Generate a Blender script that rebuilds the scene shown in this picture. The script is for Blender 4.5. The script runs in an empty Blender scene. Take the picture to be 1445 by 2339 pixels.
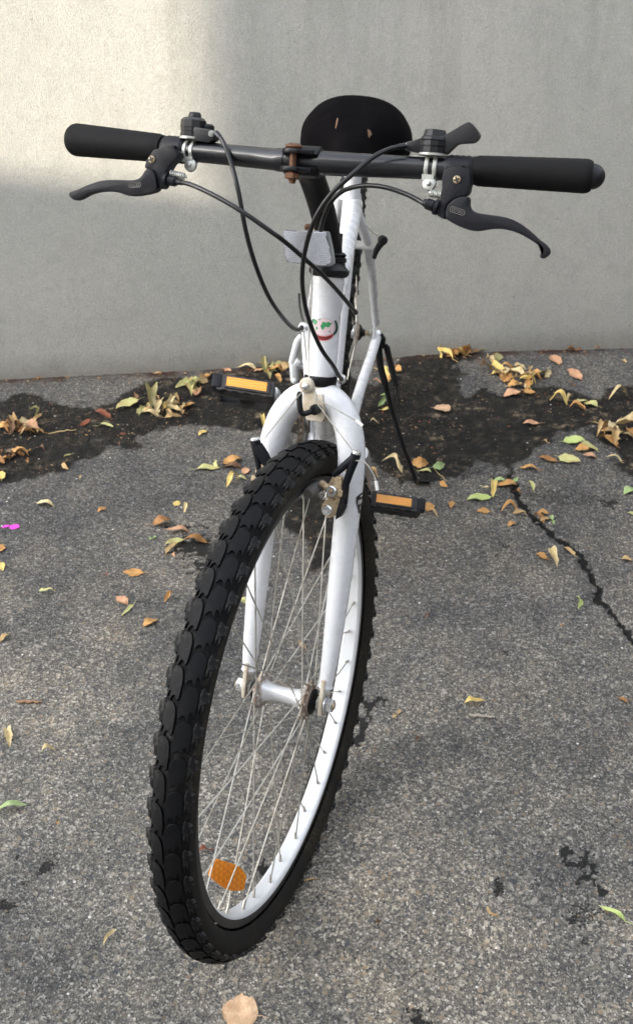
import bpy, bmesh, math, random
import numpy as np
from mathutils import Vector, Matrix

# ------------------------------------------------------------------ measured numbers (metres)
CAM = {'loc': [0.1297, -2.0744, 1.3009], 'rt': [0.997096, 0.076055, -0.004018], 'up': [-0.039966, 0.567413, 0.822463], 'f': 2442.92}
MS = {'o': [0.01988, -1.05347, 0.31664], 'x': [0.960929, -0.273932, 0.039717], 'y': [0.27046, 0.898689, -0.345269], 'z': [0.058886, 0.342521, 0.937663]}
MB = {'o': [0.0, 0.0, 5e-05], 'x': [0.998034, 0.0, -0.062678], 'y': [-1.3e-05, 1.0, -0.00021], 'z': [0.062678, 0.000211, 0.998034]}
P = {'off': 0.03825, 'ph': -0.15921, 'barh': 0.64548, 'reach': 0.11686, 'barw': 0.30188, 'barc': 0.00428, 'sweep': 0.09587, 'rise': 0.00762, 'htb': 0.40421, 'htt': 0.52542, 'ca': 1.09742, 'wr': 0.33009}
LEVER_L = [[-0.2672, 0.5941], [-0.2555, 0.5992], [-0.2421, 0.6052], [-0.2243, 0.6107], [-0.2065, 0.6124], [-0.1868, 0.6134], [-0.1771, 0.6173], [-0.1699, 0.6261], [-0.1612, 0.6238], [-0.1574, 0.613], [-0.158, 0.6037], [-0.1752, 0.5983], [-0.1904, 0.5964], [-0.2038, 0.5989], [-0.2216, 0.5992], [-0.2395, 0.5955], [-0.2586, 0.587]]
BRACKET_L = [[-0.1649, 0.6462], [-0.1679, 0.6415], [-0.172, 0.6366], [-0.1739, 0.631], [-0.1738, 0.6269], [-0.1648, 0.6223], [-0.1601, 0.6133], [-0.1565, 0.6061], [-0.1512, 0.6102], [-0.1497, 0.6214], [-0.1438, 0.6327], [-0.1347, 0.6424], [-0.1425, 0.6492], [-0.1532, 0.6496]]
LEVER_R = [[0.1665, 0.6051], [0.1674, 0.6115], [0.1742, 0.6183], [0.1838, 0.6213], [0.1882, 0.6192], [0.1889, 0.613], [0.1919, 0.6085], [0.1988, 0.6062], [0.2121, 0.6053], [0.2269, 0.604], [0.2388, 0.6002], [0.2509, 0.5934], [0.2616, 0.5856], [0.2685, 0.5815], [0.2728, 0.5772], [0.2729, 0.5725], [0.2679, 0.5682], [0.2645, 0.5702], [0.2652, 0.5766], [0.2606, 0.5809], [0.2503, 0.5863], [0.2384, 0.5908], [0.2251, 0.5929], [0.2137, 0.5921], [0.1993, 0.5889], [0.1858, 0.5907], [0.1717, 0.596], [0.1671, 0.5996]]
BRACKET_R = [[0.1593, 0.646], [0.1591, 0.6255], [0.1557, 0.611], [0.1557, 0.603], [0.1604, 0.5994], [0.1656, 0.5982], [0.1643, 0.6053], [0.1658, 0.6117], [0.1726, 0.6185], [0.1806, 0.6214], [0.1859, 0.6257], [0.1845, 0.6475]]
SHL_R = [[0.1482, 0.6791], [0.1523, 0.682], [0.159, 0.6863], [0.1663, 0.691], [0.171, 0.6934], [0.1736, 0.6931], [0.1795, 0.688], [0.1839, 0.6822], [0.1822, 0.6775], [0.1776, 0.6742], [0.1642, 0.6729], [0.1582, 0.6682], [0.1537, 0.6632], [0.1516, 0.6625], [0.1493, 0.6698]]
ARM_R = [[0.0638, 0.3287], [0.0687, 0.3307], [0.0744, 0.327], [0.0736, 0.3183], [0.0682, 0.3103], [0.0636, 0.3017], [0.0607, 0.2899], [0.0595, 0.2804], [0.0623, 0.2722], [0.0623, 0.2655], [0.0552, 0.2522], [0.0453, 0.2475], [0.0374, 0.2499], [0.0353, 0.2583], [0.0365, 0.2687], [0.0364, 0.2767], [0.037, 0.2855], [0.0396, 0.2953], [0.0438, 0.3019], [0.0497, 0.3121], [0.057, 0.3218]]
REFL = [[-0.0405, 0.571], [-0.0321, 0.5741], [-0.013, 0.5756], [0.0107, 0.5764], [0.0146, 0.5734], [0.0229, 0.5452], [0.0208, 0.5397], [0.0114, 0.5379], [-0.0099, 0.5385], [-0.0304, 0.5386], [-0.035, 0.5427]]
SPREFL = [[-0.0583, -1.2693, 0.2303], [-0.0478, -1.2645, 0.2217], [-0.0367, -1.2603, 0.2115], [-0.0291, -1.2598, 0.2022], [-0.0243, -1.2623, 0.1934], [-0.0248, -1.269, 0.1871], [-0.0263, -1.2749, 0.1831], [-0.0349, -1.2807, 0.1884], [-0.0431, -1.2847, 0.1948], [-0.0519, -1.2856, 0.2053], [-0.0618, -1.2854, 0.2183], [-0.0625, -1.283, 0.2216]]
SPREFLN = [0.6708, -0.5304, 0.5183]
CAB = [[[-0.1312, 0.9025, 0.9745], [-0.1215, 0.9131, 0.968], [-0.1095, 0.9289, 0.9479], [-0.0999, 0.9444, 0.9252], [-0.0897, 0.9547, 0.8861], [-0.0776, 0.9548, 0.8472], [-0.0633, 0.9399, 0.8057], [-0.0467, 0.9149, 0.7688], [-0.0349, 0.89, 0.7458], [-0.0276, 0.865, 0.7378]], [[-0.169, 0.9295, 0.9266], [-0.1492, 0.947, 0.93], [-0.1176, 0.9683, 0.9259], [-0.0874, 0.9841, 0.9169], [-0.0586, 0.9895, 0.9015], [-0.0447, 0.9847, 0.8904], [-0.0216, 0.9648, 0.8637], [-0.0021, 0.9499, 0.8407], [0.0182, 0.92, 0.8072], [0.0289, 0.895, 0.7836], [0.0354, 0.87, 0.7652]], [[0.0721, 0.9604, 0.9932], [0.0568, 0.968, 0.991], [0.0399, 0.9816, 0.9848], [0.0198, 1.0009, 0.9705], [-0.0003, 1.0105, 0.9506], [-0.0142, 1.0103, 0.9222], [-0.0221, 1.0001, 0.8848], [-0.0236, 0.9901, 0.8512], [-0.0196, 0.975, 0.8145], [-0.0114, 0.965, 0.7841], [0.0013, 0.955, 0.7531], [0.0148, 0.94, 0.727], [0.0214, 0.92, 0.7046], [0.025, 0.87, 0.6734]], [[0.1038, 1.0074, 0.9485], [0.0965, 0.9953, 0.947], [0.0791, 0.9818, 0.9501], [0.0561, 0.9687, 0.9517], [0.0332, 0.957, 0.9479], [0.0126, 0.9461, 0.9375], [-0.0007, 0.9406, 0.9218], [-0.0081, 0.9303, 0.8992], [-0.0107, 0.9202, 0.8829]]]
RDCAB = [[-0.0834, 0.15, 0.4699], [-0.0851, 0.08, 0.4134], [-0.0834, 0.02, 0.3626], [-0.0821, -0.03, 0.3268]]
KICK = [[0.1009, 0.0, 0.313], [0.1009, -0.005, 0.2868], [0.1059, -0.012, 0.2523], [0.1154, -0.02, 0.2221], [0.1286, -0.03, 0.1746], [0.1425, -0.04, 0.1351], [0.1653, -0.055, 0.0727], [0.1928, -0.072, 0.0012]]
KICKFOOT = [[0.1928, -0.072, 0.0012], [0.2229, -0.075, -0.0013]]
KSPR = [[0.1163, 0.0, 0.2962], [0.1402, -0.025, 0.214]]
KSPR2 = [[0.1402, -0.025, 0.2161], [0.1485, -0.033, 0.1738]]
SHINY = [[-0.0837, -0.02, 0.3006], [-0.0925, -0.02, 0.2874], [-0.1033, -0.02, 0.2338], [-0.0856, -0.02, 0.244], [-0.0973, -0.02, 0.229], [-0.0947, -0.02, 0.1938], [-0.0754, -0.02, 0.2682], [-0.0685, -0.02, 0.1942]]
RCANTI = [[0.0669, 0.22, 0.6159], [0.0594, 0.22, 0.5865], [0.0573, 0.22, 0.5739]]
WALL = [[-0.8849, 0.345, 0.0], [0.785, 0.6437, 0.0]]
MOSS = [[[-1.17, 0.182], [-0.921, 0.24], [-0.858, 0.256], [-0.753, 0.244], [-0.664, 0.205], [-0.593, 0.233], [-0.532, 0.26], [-0.494, 0.344], [-0.412, 0.399], [-0.354, 0.398], [-0.164, 0.453], [-0.094, 0.446], [0.093, 0.385], [0.136, 0.512], [0.206, 0.556], [0.262, 0.42], [0.316, 0.341], [0.416, 0.36], [0.518, 0.395], [0.615, 0.373], [0.749, 0.42], [1.03, 0.425], [0.964, 0.16], [0.679, -0.004], [0.632, 0.039], [0.651, 0.098], [0.593, 0.195], [0.528, 0.18], [0.446, 0.065], [0.393, 0.023], [0.397, -0.068], [0.354, 0.039], [0.303, -0.002], [0.242, -0.079], [0.174, -0.066], [0.104, 0.003], [-0.066, 0.108], [-0.257, 0.126], [-0.366, 0.139], [-0.433, 0.103], [-0.44, 0.032], [-0.514, 0.037], [-0.573, -0.016], [-0.613, -0.094], [-0.671, -0.134], [-0.727, -0.147], [-0.99, -0.235]], [[0.093, 0.373], [0.141, 0.552], [0.253, 0.578], [0.371, 0.575], [0.344, 0.501], [0.273, 0.397], [0.205, 0.345]], [[-0.099, -0.172], [-0.047, -0.117], [0.022, -0.13], [0.056, -0.243], [0.024, -0.308], [0.012, -0.397], [-0.022, -0.413], [-0.037, -0.342], [-0.083, -0.285]]]
CRACK = [[0.405, -0.023], [0.414, -0.093], [0.42, -0.136], [0.439, -0.184], [0.455, -0.207], [0.467, -0.23], [0.486, -0.26], [0.506, -0.281], [0.524, -0.31], [0.524, -0.346], [0.536, -0.388], [0.544, -0.421], [0.537, -0.455], [0.553, -0.474], [0.571, -0.517], [0.584, -0.559], [0.603, -0.611], [0.646, -0.717]]
CRACKW = [0.006500000000000001, 0.0078000000000000005, 0.005200000000000001, 0.0039000000000000003, 0.006500000000000001, 0.0078000000000000005, 0.0032500000000000003, 0.005200000000000001, 0.0091, 0.00585, 0.0039000000000000003, 0.0078000000000000005, 0.010400000000000001, 0.0091, 0.00455, 0.005200000000000001, 0.0039000000000000003, 0.0032500000000000003]
CRACK2 = [[-0.328, -0.278], [-0.311, -0.269], [-0.282, -0.272], [-0.266, -0.263], [-0.238, -0.274]]
SPOTS = [[-0.262, -0.336, 0.0404, 0.033, 0.9], [-0.222, -0.414, 0.0305, 0.0282, 0.8], [-0.298, -0.361, 0.0196, 0.0178, 0.6], [0.116, -0.766, 0.0163, 0.0123, 1], [0.134, -0.754, 0.009, 0.0073, 0.9], [0.106, -0.807, 0.0102, 0.0217, 1], [0.102, -0.847, 0.01, 0.0172, 1], [0.417, -1.044, 0.0103, 0.0094, 1], [0.442, -1.046, 0.0076, 0.0071, 0.9], [0.409, -1.06, 0.0089, 0.0108, 0.9], [0.43, -1.067, 0.0126, 0.0107, 0.8], [0.446, -1.077, 0.0069, 0.0151, 1], [0.434, -1.089, 0.0088, 0.0104, 0.8], [0.455, -1.109, 0.0074, 0.0088, 1], [0.468, -1.096, 0.005, 0.0044, 0.9], [0.423, -1.1, 0.0062, 0.0075, 0.7], [0.423, -1.15, 0.023, 0.0209, 0.55], [0.404, -1.158, 0.0084, 0.0062, 0.8], [0.46, -1.141, 0.0121, 0.0085, 0.5], [0.421, -1.191, 0.0082, 0.0067, 0.6], [0.311, -1.109, 0.0087, 0.016, 0.75], [0.292, -1.128, 0.011, 0.0086, 0.35], [-0.333, -1.122, 0.0216, 0.0198, 0.45], [-0.339, -1.13, 0.0088, 0.0091, 0.8], [-0.385, -1.115, 0.0051, 0.0056, 1], [-0.386, -1.136, 0.0044, 0.0046, 0.8], [-0.36, -1.156, 0.0075, 0.0059, 0.6], [-0.377, -1.195, 0.0134, 0.0101, 0.8], [-0.44, -0.806, 0.0298, 0.0148, 0.4], [0.196, -1.313, 0.0223, 0.015, 0.6], [0.199, -1.33, 0.0165, 0.0114, 1], [-0.023, -1.111, 0.0101, 0.0119, 1], [-0.028, -1.1, 0.0063, 0.006, 0.9], [0.062, -1.156, 0.011, 0.0098, 0.6], [0.372, -0.291, 0.0143, 0.0121, 0.6], [0.361, -0.329, 0.0088, 0.0089, 0.6], [0.484, -0.106, 0.0476, 0.0344, 0.55], [0.564, -0.109, 0.0474, 0.0241, 0.5], [0.608, -0.123, 0.017, 0.0205, 0.7], [0.395, -0.398, 0.0103, 0.0223, 0.5], [0.35, -0.617, 0.0078, 0.007, 0.6], [0.371, -0.656, 0.0201, 0.0157, 0.35], [0.306, -0.731, 0.0225, 0.0127, 0.35], [0.369, -0.727, 0.012, 0.0105, 0.4], [0.161, -0.212, 0.0223, 0.0129, 0.5], [0.043, -0.337, 0.0177, 0.0235, 0.6], [-0.347, -1.2, 0.0085, 0.0057, 0.4], [-0.058, -1.265, 0.0035, 0.0088, 0.7], [0.223, -0.026, 0.0493, 0.0363, 0.7], [-0.388, -0.635, 0.0321, 0.0145, 0.25], [-0.327, -0.074, 0.0296, 0.0146, 0.5], [0.302, -0.021, 0.0592, 0.0292, 0.6], [0.532, 0.032, 0.0399, 0.0189, 0.5]]
LEAVES = [
(-0.523, 0.22, 0.0658, 0.91, 0.45, 'o', 'greeny', 'pale green leaf with yellow edge in the curled heap left of the left-hand pedal'),
(-0.515, 0.272, 0.0244, -1.27, 0.6, 'o', 'pink', 'small pinkish leaf standing in the curled heap left of the left-hand pedal'),
(-0.483, 0.207, 0.0387, -1.54, 0.4, 'o', 'greeny', 'narrow green-yellow leaf in the curled heap left of the left-hand pedal'),
(-0.469, 0.248, 0.0694, 1.44, 0.5, 'c', 'olive', 'large arched olive leaf in the curled heap left of the left-hand pedal'),
(-0.44, 0.199, 0.0681, -1.2, 0.45, 'c', 'cream', 'tall cream curled leaf in the curled heap left of the left-hand pedal'),
(-0.456, 0.187, 0.0424, -0.26, 0.3, 's', 'cream', 'pale strip lying across the base in the curled heap left of the left-hand pedal'),
(-0.438, 0.243, 0.0511, -1.46, 0.35, 'c', 'tan', 'tan upright curl in the curled heap left of the left-hand pedal'),
(-0.418, 0.234, 0.0568, -1.12, 0.3, 'c', 'cream', 'thin cream curl right of centre in the curled heap left of the left-hand pedal'),
(-0.399, 0.217, 0.0446, -1.47, 0.3, 'c', 'cream', 'hooked cream strip in the curled heap left of the left-hand pedal'),
(-0.397, 0.18, 0.0433, -2.72, 0.3, 's', 'tan', 'tan strip at the lower right in the curled heap left of the left-hand pedal'),
(-0.371, 0.232, 0.042, 0.43, 0.75, 'o', 'orange', 'broad orange-tan leaf at the right end in the curled heap left of the left-hand pedal'),
(-0.405, 0.266, 0.0362, -0.74, 0.3, 'c', 'tan', 'brown twisted tip at the top in the curled heap left of the left-hand pedal'),
(-0.406, 0.343, 0.068, 1.12, 0.25, 's', 'greeny', 'slender pale green leaf in the small heap just behind the left-hand pedal'),
(-0.383, 0.362, 0.0416, 0.44, 0.5, 'o', 'olive', 'green-yellow flat leaf in the small heap just behind the left-hand pedal'),
(-0.362, 0.373, 0.0467, 1.56, 0.5, 'o', 'tan', 'tan leaf folded upright in the small heap just behind the left-hand pedal'),
(-0.35, 0.388, 0.0375, 1.21, 0.5, 'o', 'orange', 'orange leaf nearest the pedal in the small heap just behind the left-hand pedal'),
(-0.358, 0.302, 0.0487, 1.46, 0.5, 'o', 'pink', 'pinkish brown leaf below the others in the small heap just behind the left-hand pedal'),
(-0.38, 0.333, 0.0421, -0.55, 0.4, 'c', 'greeny', 'curled yellow-green leaf in the small heap just behind the left-hand pedal'),
(-0.796, 0.099, 0.036, 0.07, 0.5, 'o', 'orange', 'orange leaf nearest the picture edge in the heap at the far left'),
(-0.769, 0.109, 0.0447, -0.66, 0.4, 'c', 'tan', 'tan curl at the left in the heap at the far left'),
(-0.754, 0.119, 0.0493, 1.29, 0.5, 'o', 'cream', 'cream folded leaf at the top in the heap at the far left'),
(-0.728, 0.087, 0.0568, -0.48, 0.6, 'o', 'pink', 'broad pinkish leaf at the bottom in the heap at the far left'),
(-0.747, 0.156, 0.0392, 1.94, 0.3, 'c', 'olive', 'thin olive hook rising in the heap at the far left'),
(-0.724, 0.146, 0.033, 1.57, 0.4, 'c', 'tan', 'small tan curl at the upper right in the heap at the far left'),
(-0.711, 0.084, 0.0316, 0.07, 0.5, 'o', 'orange', 'orange-brown leaf at the right in the heap at the far left'),
(-0.749, 0.077, 0.0282, -0.24, 0.5, 'b', 'red', 'dark red crumpled leaf in the heap at the far left'),
(-0.773, 0.059, 0.021, 0.07, 0.5, 'b', 'brown', 'brown crumpled leaf low at the left in the heap at the far left'),
(-0.574, 0.176, 0.0457, -0.39, 0.32, 's', 'red', 'reddish brown slender leaf in the dark moss left of the heap'),
(-0.603, 0.136, 0.0414, 1.15, 0.35, 'o', 'red', 'rust red narrow leaf beside the straw stalk'),
(-0.551, 0.122, 0.0375, -0.1, 0.28, 's', 'greeny', 'thin yellow-green pod lying in the moss below the red leaf'),
(-0.503, 0.084, 0.0155, -0.5, 0.8, 'b', 'red', 'small round rust coloured leaf scrap in the moss'),
(-0.503, 0.042, 0.0156, -1.07, 0.6, 'b', 'brown', 'tiny brown scrap below the round rust scrap'),
(-0.316, 0.109, 0.0285, 1.17, 0.5, 'o', 'yellow', 'small yellow leaf on the asphalt under the left-hand pedal'),
(-0.609, -0.017, 0.019, 0.75, 0.4, 'o', 'olive', 'small olive leaf at the edge of the moss on the left'),
(-0.593, -0.065, 0.0387, -1.22, 0.3, 's', 'tan', 'pale tan upright strip below the small olive leaf'),
(-0.682, 0.009, 0.0279, -0.09, 0.3, 'b', 'brown', 'thin brown scrap in the moss at the far left'),
(-0.704, -0.0, 0.0147, 0.76, 0.5, 'b', 'orange', 'small orange scrap in the moss at the far left'),
(-0.691, -0.049, 0.0225, -1.01, 0.5, 'b', 'orange', 'small orange leaf tip below the moss on the left'),
(-0.753, -0.042, 0.041, 0.76, 0.4, 'b', 'orange', 'crumpled orange brown leaf at the left picture edge'),
(-0.735, -0.112, 0.0333, -1.08, 0.5, 'o', 'yellow', 'yellow-green leaf tip at the left picture edge'),
(-0.557, -0.105, 0.0163, -1.03, 0.4, 'b', 'tan', 'tiny tan scrap on the asphalt on the left'),
(-0.6, -0.218, 0.0445, -0.27, 0.32, 's', 'cream', 'cream-green slender leaf alone on the grey asphalt at left'),
(-0.478, -0.228, 0.0214, 0.96, 0.5, 'o', 'orange', 'small tan leaf flake in the middle of the left asphalt'),
(-0.321, -0.191, 0.018, 1.3, 0.8, 'r', 'yellow', 'small round pale yellow leaf on a thin stem'),
(-0.297, -0.216, 0.0285, 0.92, 0.35, 'c', 'cream', 'cream and tan curled scrap below the round yellow leaf'),
(-0.337, -0.27, 0.0393, 0.53, 0.5, 'o', 'brownorange', 'brown-orange oval leaf at the top in the clump left of the front tyre'),
(-0.296, -0.3, 0.051, 0.07, 0.32, 'o', 'pink', 'long pinkish tan leaf in the middle in the clump left of the front tyre'),
(-0.3, -0.338, 0.0449, 0.9, 0.45, 'o', 'greeny', 'green-yellow leaf in the clump left of the front tyre'),
(-0.299, -0.359, 0.0344, 0.9, 0.35, 's', 'tan', 'tan strip under the green-yellow leaf in the clump left of the front tyre'),
(-0.258, -0.328, 0.046, -0.07, 0.4, 'o', 'brownorange', 'orange-brown pointed leaf touching the tyre in the clump left of the front tyre'),
(-0.345, -0.325, 0.0179, 0.37, 0.5, 'b', 'green', 'bright green scrap in the clump left of the front tyre'),
(-0.291, -0.385, 0.024, -1.39, 0.4, 'b', 'pink', 'small brown curl below the others in the clump left of the front tyre'),
(-0.274, -0.046, 0.0515, 0.23, 0.4, 'o', 'greeny', 'yellow-green leaf beside the brown leaf left of the tyre top'),
(-0.256, -0.038, 0.0298, -1.23, 0.4, 's', 'greeny', 'thin green leaf tip upright by the tyre top'),
(-0.223, -0.013, 0.047, 0.4, 0.45, 'o', 'orange', 'orange-tan leaf left of the tyre top'),
(-0.225, -0.037, 0.0438, 0.07, 0.35, 'o', 'brown', 'dark tan leaf under the orange-tan leaf by the tyre top'),
(-0.189, -0.052, 0.0268, 1.27, 0.6, 'o', 'pink', 'pink-orange leaf against the left brake side of the tyre'),
(-0.212, -0.107, 0.0448, 1.4, 0.35, 'c', 'yellow', 'yellow hooked leaf against the tyre'),
(-0.194, -0.085, 0.0248, -0.24, 0.3, 's', 'greeny', 'thin pale stalked leaf against the tyre'),
(-0.65, -0.377, 0.0277, 1.55, 0.6, 'o', 'orange', 'orange leaf cut by the left picture edge above the yellow one'),
(-0.627, -0.44, 0.0295, -0.96, 0.5, 'o', 'yellow', 'yellow leaf with dark stalk at the left picture edge'),
(-0.364, -0.439, 0.0427, -0.07, 0.55, 'h', 'orange', 'bright orange notched leaf alone on the left asphalt'),
(-0.414, -0.453, 0.0156, -0.61, 0.6, 'b', 'red', 'tiny reddish scrap left of the notched orange leaf'),
(-0.514, -0.509, 0.0328, 0.36, 0.25, 'c', 'greeny', 'pale green hooked strip on the left asphalt'),
(-0.367, -0.524, 0.0338, -0.6, 0.5, 'o', 'pink', 'pinkish brown crumpled leaf on the left asphalt'),
(-0.279, -0.513, 0.0327, 0.97, 0.32, 'c', 'orange', 'small curved tan leaf near the tyre'),
(-0.35, -0.552, 0.0384, 1.18, 0.18, 's', 'greeny', 'slim olive green leaf below the crumpled pink leaf'),
(-0.297, -0.584, 0.0317, 0.85, 0.5, 'o', 'orange', 'orange-brown ribbed leaf beside the tyre'),
(-0.557, -0.649, 0.0253, 1.03, 0.4, 'o', 'tan', 'tan leaf at the left picture edge above the hub level'),
(-0.471, -0.889, 0.0429, 1.68, 0.35, 'c', 'cream', 'cream twisted leaf by the left picture edge'),
(-0.397, -0.909, 0.0234, 0.69, 0.4, 'c', 'cream', 'cream bean-shaped leaf on the lower left asphalt'),
(-0.419, -1.027, 0.0447, 0.35, 0.28, 's', 'green', 'long pale green pod leaf on the lower left'),
(-0.343, -1.05, 0.0088, 1.39, 0.6, 'b', 'orange', 'tiny orange scrap below the pale green pod leaf'),
(-0.221, -1.235, 0.0274, 0.8, 0.25, 'c', 'cream', 'cream hooked leaf at the lower left of the tyre'),
(-0.032, -1.327, 0.0464, -0.11, 0.85, 'r', 'peach', 'large peach coloured serrated leaf at the bottom edge'),
(-0.113, -1.085, 0.0241, 0.4, 0.4, 'b', 'red', 'crumpled rust red leaf seen through the lower spokes'),
(-0.01, -0.629, 0.0195, -0.81, 0.45, 'o', 'orange', 'small yellow-orange leaf seen behind the hub spokes'),
(-0.134, -0.514, 0.0282, -0.81, 0.45, 'b', 'greeny', 'pale green scrap behind the left fork leg'),
(-0.183, 0.458, 0.0627, -0.59, 0.7, 'o', 'orange', 'broad orange-tan leaf in the heap left of the head tube'),
(-0.166, 0.461, 0.0478, -0.12, 0.45, 'o', 'olive', 'green olive leaf on top in the heap left of the head tube'),
(-0.208, 0.454, 0.0477, -1.2, 0.5, 'o', 'cream', 'cream leaf in the heap left of the head tube'),
(-0.218, 0.437, 0.03, 0.07, 0.6, 'o', 'pink', 'pink-orange leaf at the left end in the heap left of the head tube'),
(-0.192, 0.409, 0.0405, -1.09, 0.3, 's', 'olive', 'dark green narrow leaf in the heap left of the head tube'),
(-0.149, 0.452, 0.0362, 0.44, 0.6, 'o', 'tan', 'tan oval leaf at the right end in the heap left of the head tube'),
(-0.167, 0.394, 0.0341, -0.97, 0.4, 's', 'orange', 'narrow orange leaf below the rest in the heap left of the head tube'),
(-0.255, 0.445, 0.0552, -0.12, 0.25, 's', 'cream', 'long cream leaf lying at the wall foot behind the pedal'),
(-0.304, 0.437, 0.0227, -0.29, 0.6, 'o', 'pink', 'small pinkish leaf at the wall foot above the pedal'),
(-0.171, 0.155, 0.0574, 1.28, 0.22, 'c', 'yellow', 'curved yellow pod beside the left fork shoulder'),
(-0.481, 0.405, 0.0229, -0.28, 0.4, 'o', 'tan', 'small tan leaf at the wall foot on the left'),
(-0.787, 0.35, 0.0253, 0.07, 0.4, 'b', 'brownorange', 'brown-orange scrap at the wall foot on the left'),
(0.257, 0.537, 0.0829, -0.78, 0.25, 's', 'yellow', 'long straw coloured leaf at the left end in the heap right of the kickstand'),
(0.296, 0.544, 0.0562, -0.32, 0.5, 'o', 'yellow', 'yellow folded leaf in the heap right of the kickstand'),
(0.317, 0.548, 0.0517, 0.43, 0.5, 'o', 'orange', 'orange leaf in the middle in the heap right of the kickstand'),
(0.342, 0.552, 0.0661, 0.71, 0.35, 's', 'orange', 'narrow orange leaf pointing right in the heap right of the kickstand'),
(0.338, 0.552, 0.0396, 1.29, 0.4, 'o', 'pink', 'pink leaf standing against the wall in the heap right of the kickstand'),
(0.295, 0.544, 0.0447, 0.07, 0.4, 'c', 'brownorange', 'curled brownish leaf underneath in the heap right of the kickstand'),
(0.358, 0.555, 0.0475, 0.58, 0.2, 's', 'cream', 'thin pale stalk leaf in the heap right of the kickstand'),
(0.41, 0.536, 0.0324, 1.35, 0.6, 'o', 'olive', 'small greyish olive leaf above the drift on the right'),
(0.37, 0.472, 0.0329, 0.42, 0.6, 'b', 'brown', 'fuzzy dark brown leaf left of the drift on the right'),
(0.39, 0.491, 0.0701, -0.79, 0.3, 'c', 'cream', 'cream strip at the upper left end in the long drift on the right'),
(0.408, 0.45, 0.0694, -1.31, 0.35, 'c', 'yellow', 'yellowish curl in the long drift on the right'),
(0.42, 0.426, 0.0671, -0.91, 0.4, 'o', 'orange', 'orange-tan leaf in the middle in the long drift on the right'),
(0.446, 0.438, 0.0692, -1.11, 0.35, 'c', 'cream', 'cream curl right of the middle in the long drift on the right'),
(0.463, 0.405, 0.0571, -0.65, 0.3, 'c', 'tan', 'tan strip in the long drift on the right'),
(0.445, 0.38, 0.0402, 0.07, 0.5, 'o', 'orange', 'orange leaf under the strips in the long drift on the right'),
(0.436, 0.34, 0.0441, 0.07, 0.5, 'o', 'pink', 'flat pink-orange leaf at the bottom in the long drift on the right'),
(0.478, 0.35, 0.031, 0.07, 0.45, 'o', 'orange', 'small orange leaf at the bottom right in the long drift on the right'),
(0.509, 0.44, 0.0583, 0.67, 0.6, 'o', 'yellow', 'pale yellow leaf at the right end in the long drift on the right'),
(0.501, 0.422, 0.0382, -0.31, 0.4, 'c', 'orange', 'orange curl under the pale yellow leaf in the long drift on the right'),
(0.528, 0.458, 0.054, 1.32, 0.3, 's', 'cream', 'upright cream tip at the right end in the long drift on the right'),
(0.485, 0.46, 0.0539, -1.27, 0.25, 'c', 'tan', 'thin tan twist in the long drift on the right'),
(0.463, 0.469, 0.0572, -1.38, 0.3, 'c', 'cream', 'thin cream twist in the long drift on the right'),
(0.561, 0.539, 0.0554, -1.42, 0.5, 'o', 'pink', 'orange-pink oval leaf on the light strip by the wall'),
(0.6, 0.456, 0.0531, -0.82, 0.45, 'o', 'pink', 'orange-pink pointed leaf right of the drift'),
(0.589, 0.405, 0.028, -0.94, 0.5, 'b', 'brown', 'small brown scrap below the orange-pink pointed leaf'),
(0.613, 0.601, 0.0478, 0.07, 0.4, 'b', 'brownorange', 'rusty orange leaf at the wall foot near the right'),
(0.69, 0.615, 0.0311, 0.07, 0.4, 'b', 'brown', 'brown leaf scrap at the wall foot far right'),
(0.747, 0.554, 0.0176, -0.71, 0.5, 'o', 'tan', 'tiny tan leaf on the light strip far right'),
(0.259, 0.258, 0.0411, 0.07, 0.9, 'r', 'peach', 'big round pinkish tan leaf alone on the dark moss'),
(0.468, 0.201, 0.0395, -0.11, 0.45, 'o', 'pink', 'orange-pink oval leaf on the moss right of the round one'),
(0.544, 0.309, 0.0457, 0.07, 0.45, 'c', 'yellow', 'yellow-tan curled leaf in the moss on the right'),
(0.575, 0.325, 0.0336, 1.29, 0.3, 'c', 'cream', 'small cream curl beside the yellow-tan leaf'),
(0.623, 0.305, 0.0341, -0.3, 0.7, 'o', 'greeny', 'yellow-green round leaf on the moss on the right'),
(0.606, 0.322, 0.0327, 0.07, 0.3, 's', 'greeny', 'thin green leaf left of the round green one'),
(0.588, 0.281, 0.041, 0.07, 0.35, 'c', 'orange', 'orange-tan hollow curl below the green leaves'),
(0.7, 0.345, 0.0558, 0.83, 0.22, 'c', 'cream', 'pale green curl near the right edge on the moss'),
(0.566, 0.13, 0.0555, 0.07, 0.42, 'o', 'lime', 'green-yellow oval leaf in the scattered clump near the right edge'),
(0.596, 0.104, 0.0446, -0.62, 0.6, 'o', 'greeny', 'yellow-green leaf in the scattered clump near the right edge'),
(0.579, 0.091, 0.0337, -0.28, 0.6, 'o', 'orange', 'orange-pink leaf between the green ones in the scattered clump near the right edge'),
(0.588, 0.065, 0.0322, 0.07, 0.5, 'o', 'pink', 'flat pink leaf in the scattered clump near the right edge'),
(0.625, 0.208, 0.0189, 0.07, 0.6, 'o', 'tan', 'small tan leaf at the top in the scattered clump near the right edge'),
(0.629, 0.159, 0.0527, 0.62, 0.3, 'c', 'tan', 'tan curl in the scattered clump near the right edge'),
(0.638, 0.127, 0.0579, -1.12, 0.6, 'o', 'orange', 'bright orange leaf in the scattered clump near the right edge'),
(0.654, 0.179, 0.0521, 0.07, 0.25, 's', 'tan', 'tan strip in the scattered clump near the right edge'),
(0.69, 0.192, 0.0709, 0.8, 0.45, 'c', 'cream', 'cream curled leaf at the right edge in the scattered clump near the right edge'),
(0.702, 0.168, 0.0587, -1.44, 0.5, 'o', 'orange', 'orange leaf at the right edge in the scattered clump near the right edge'),
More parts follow.
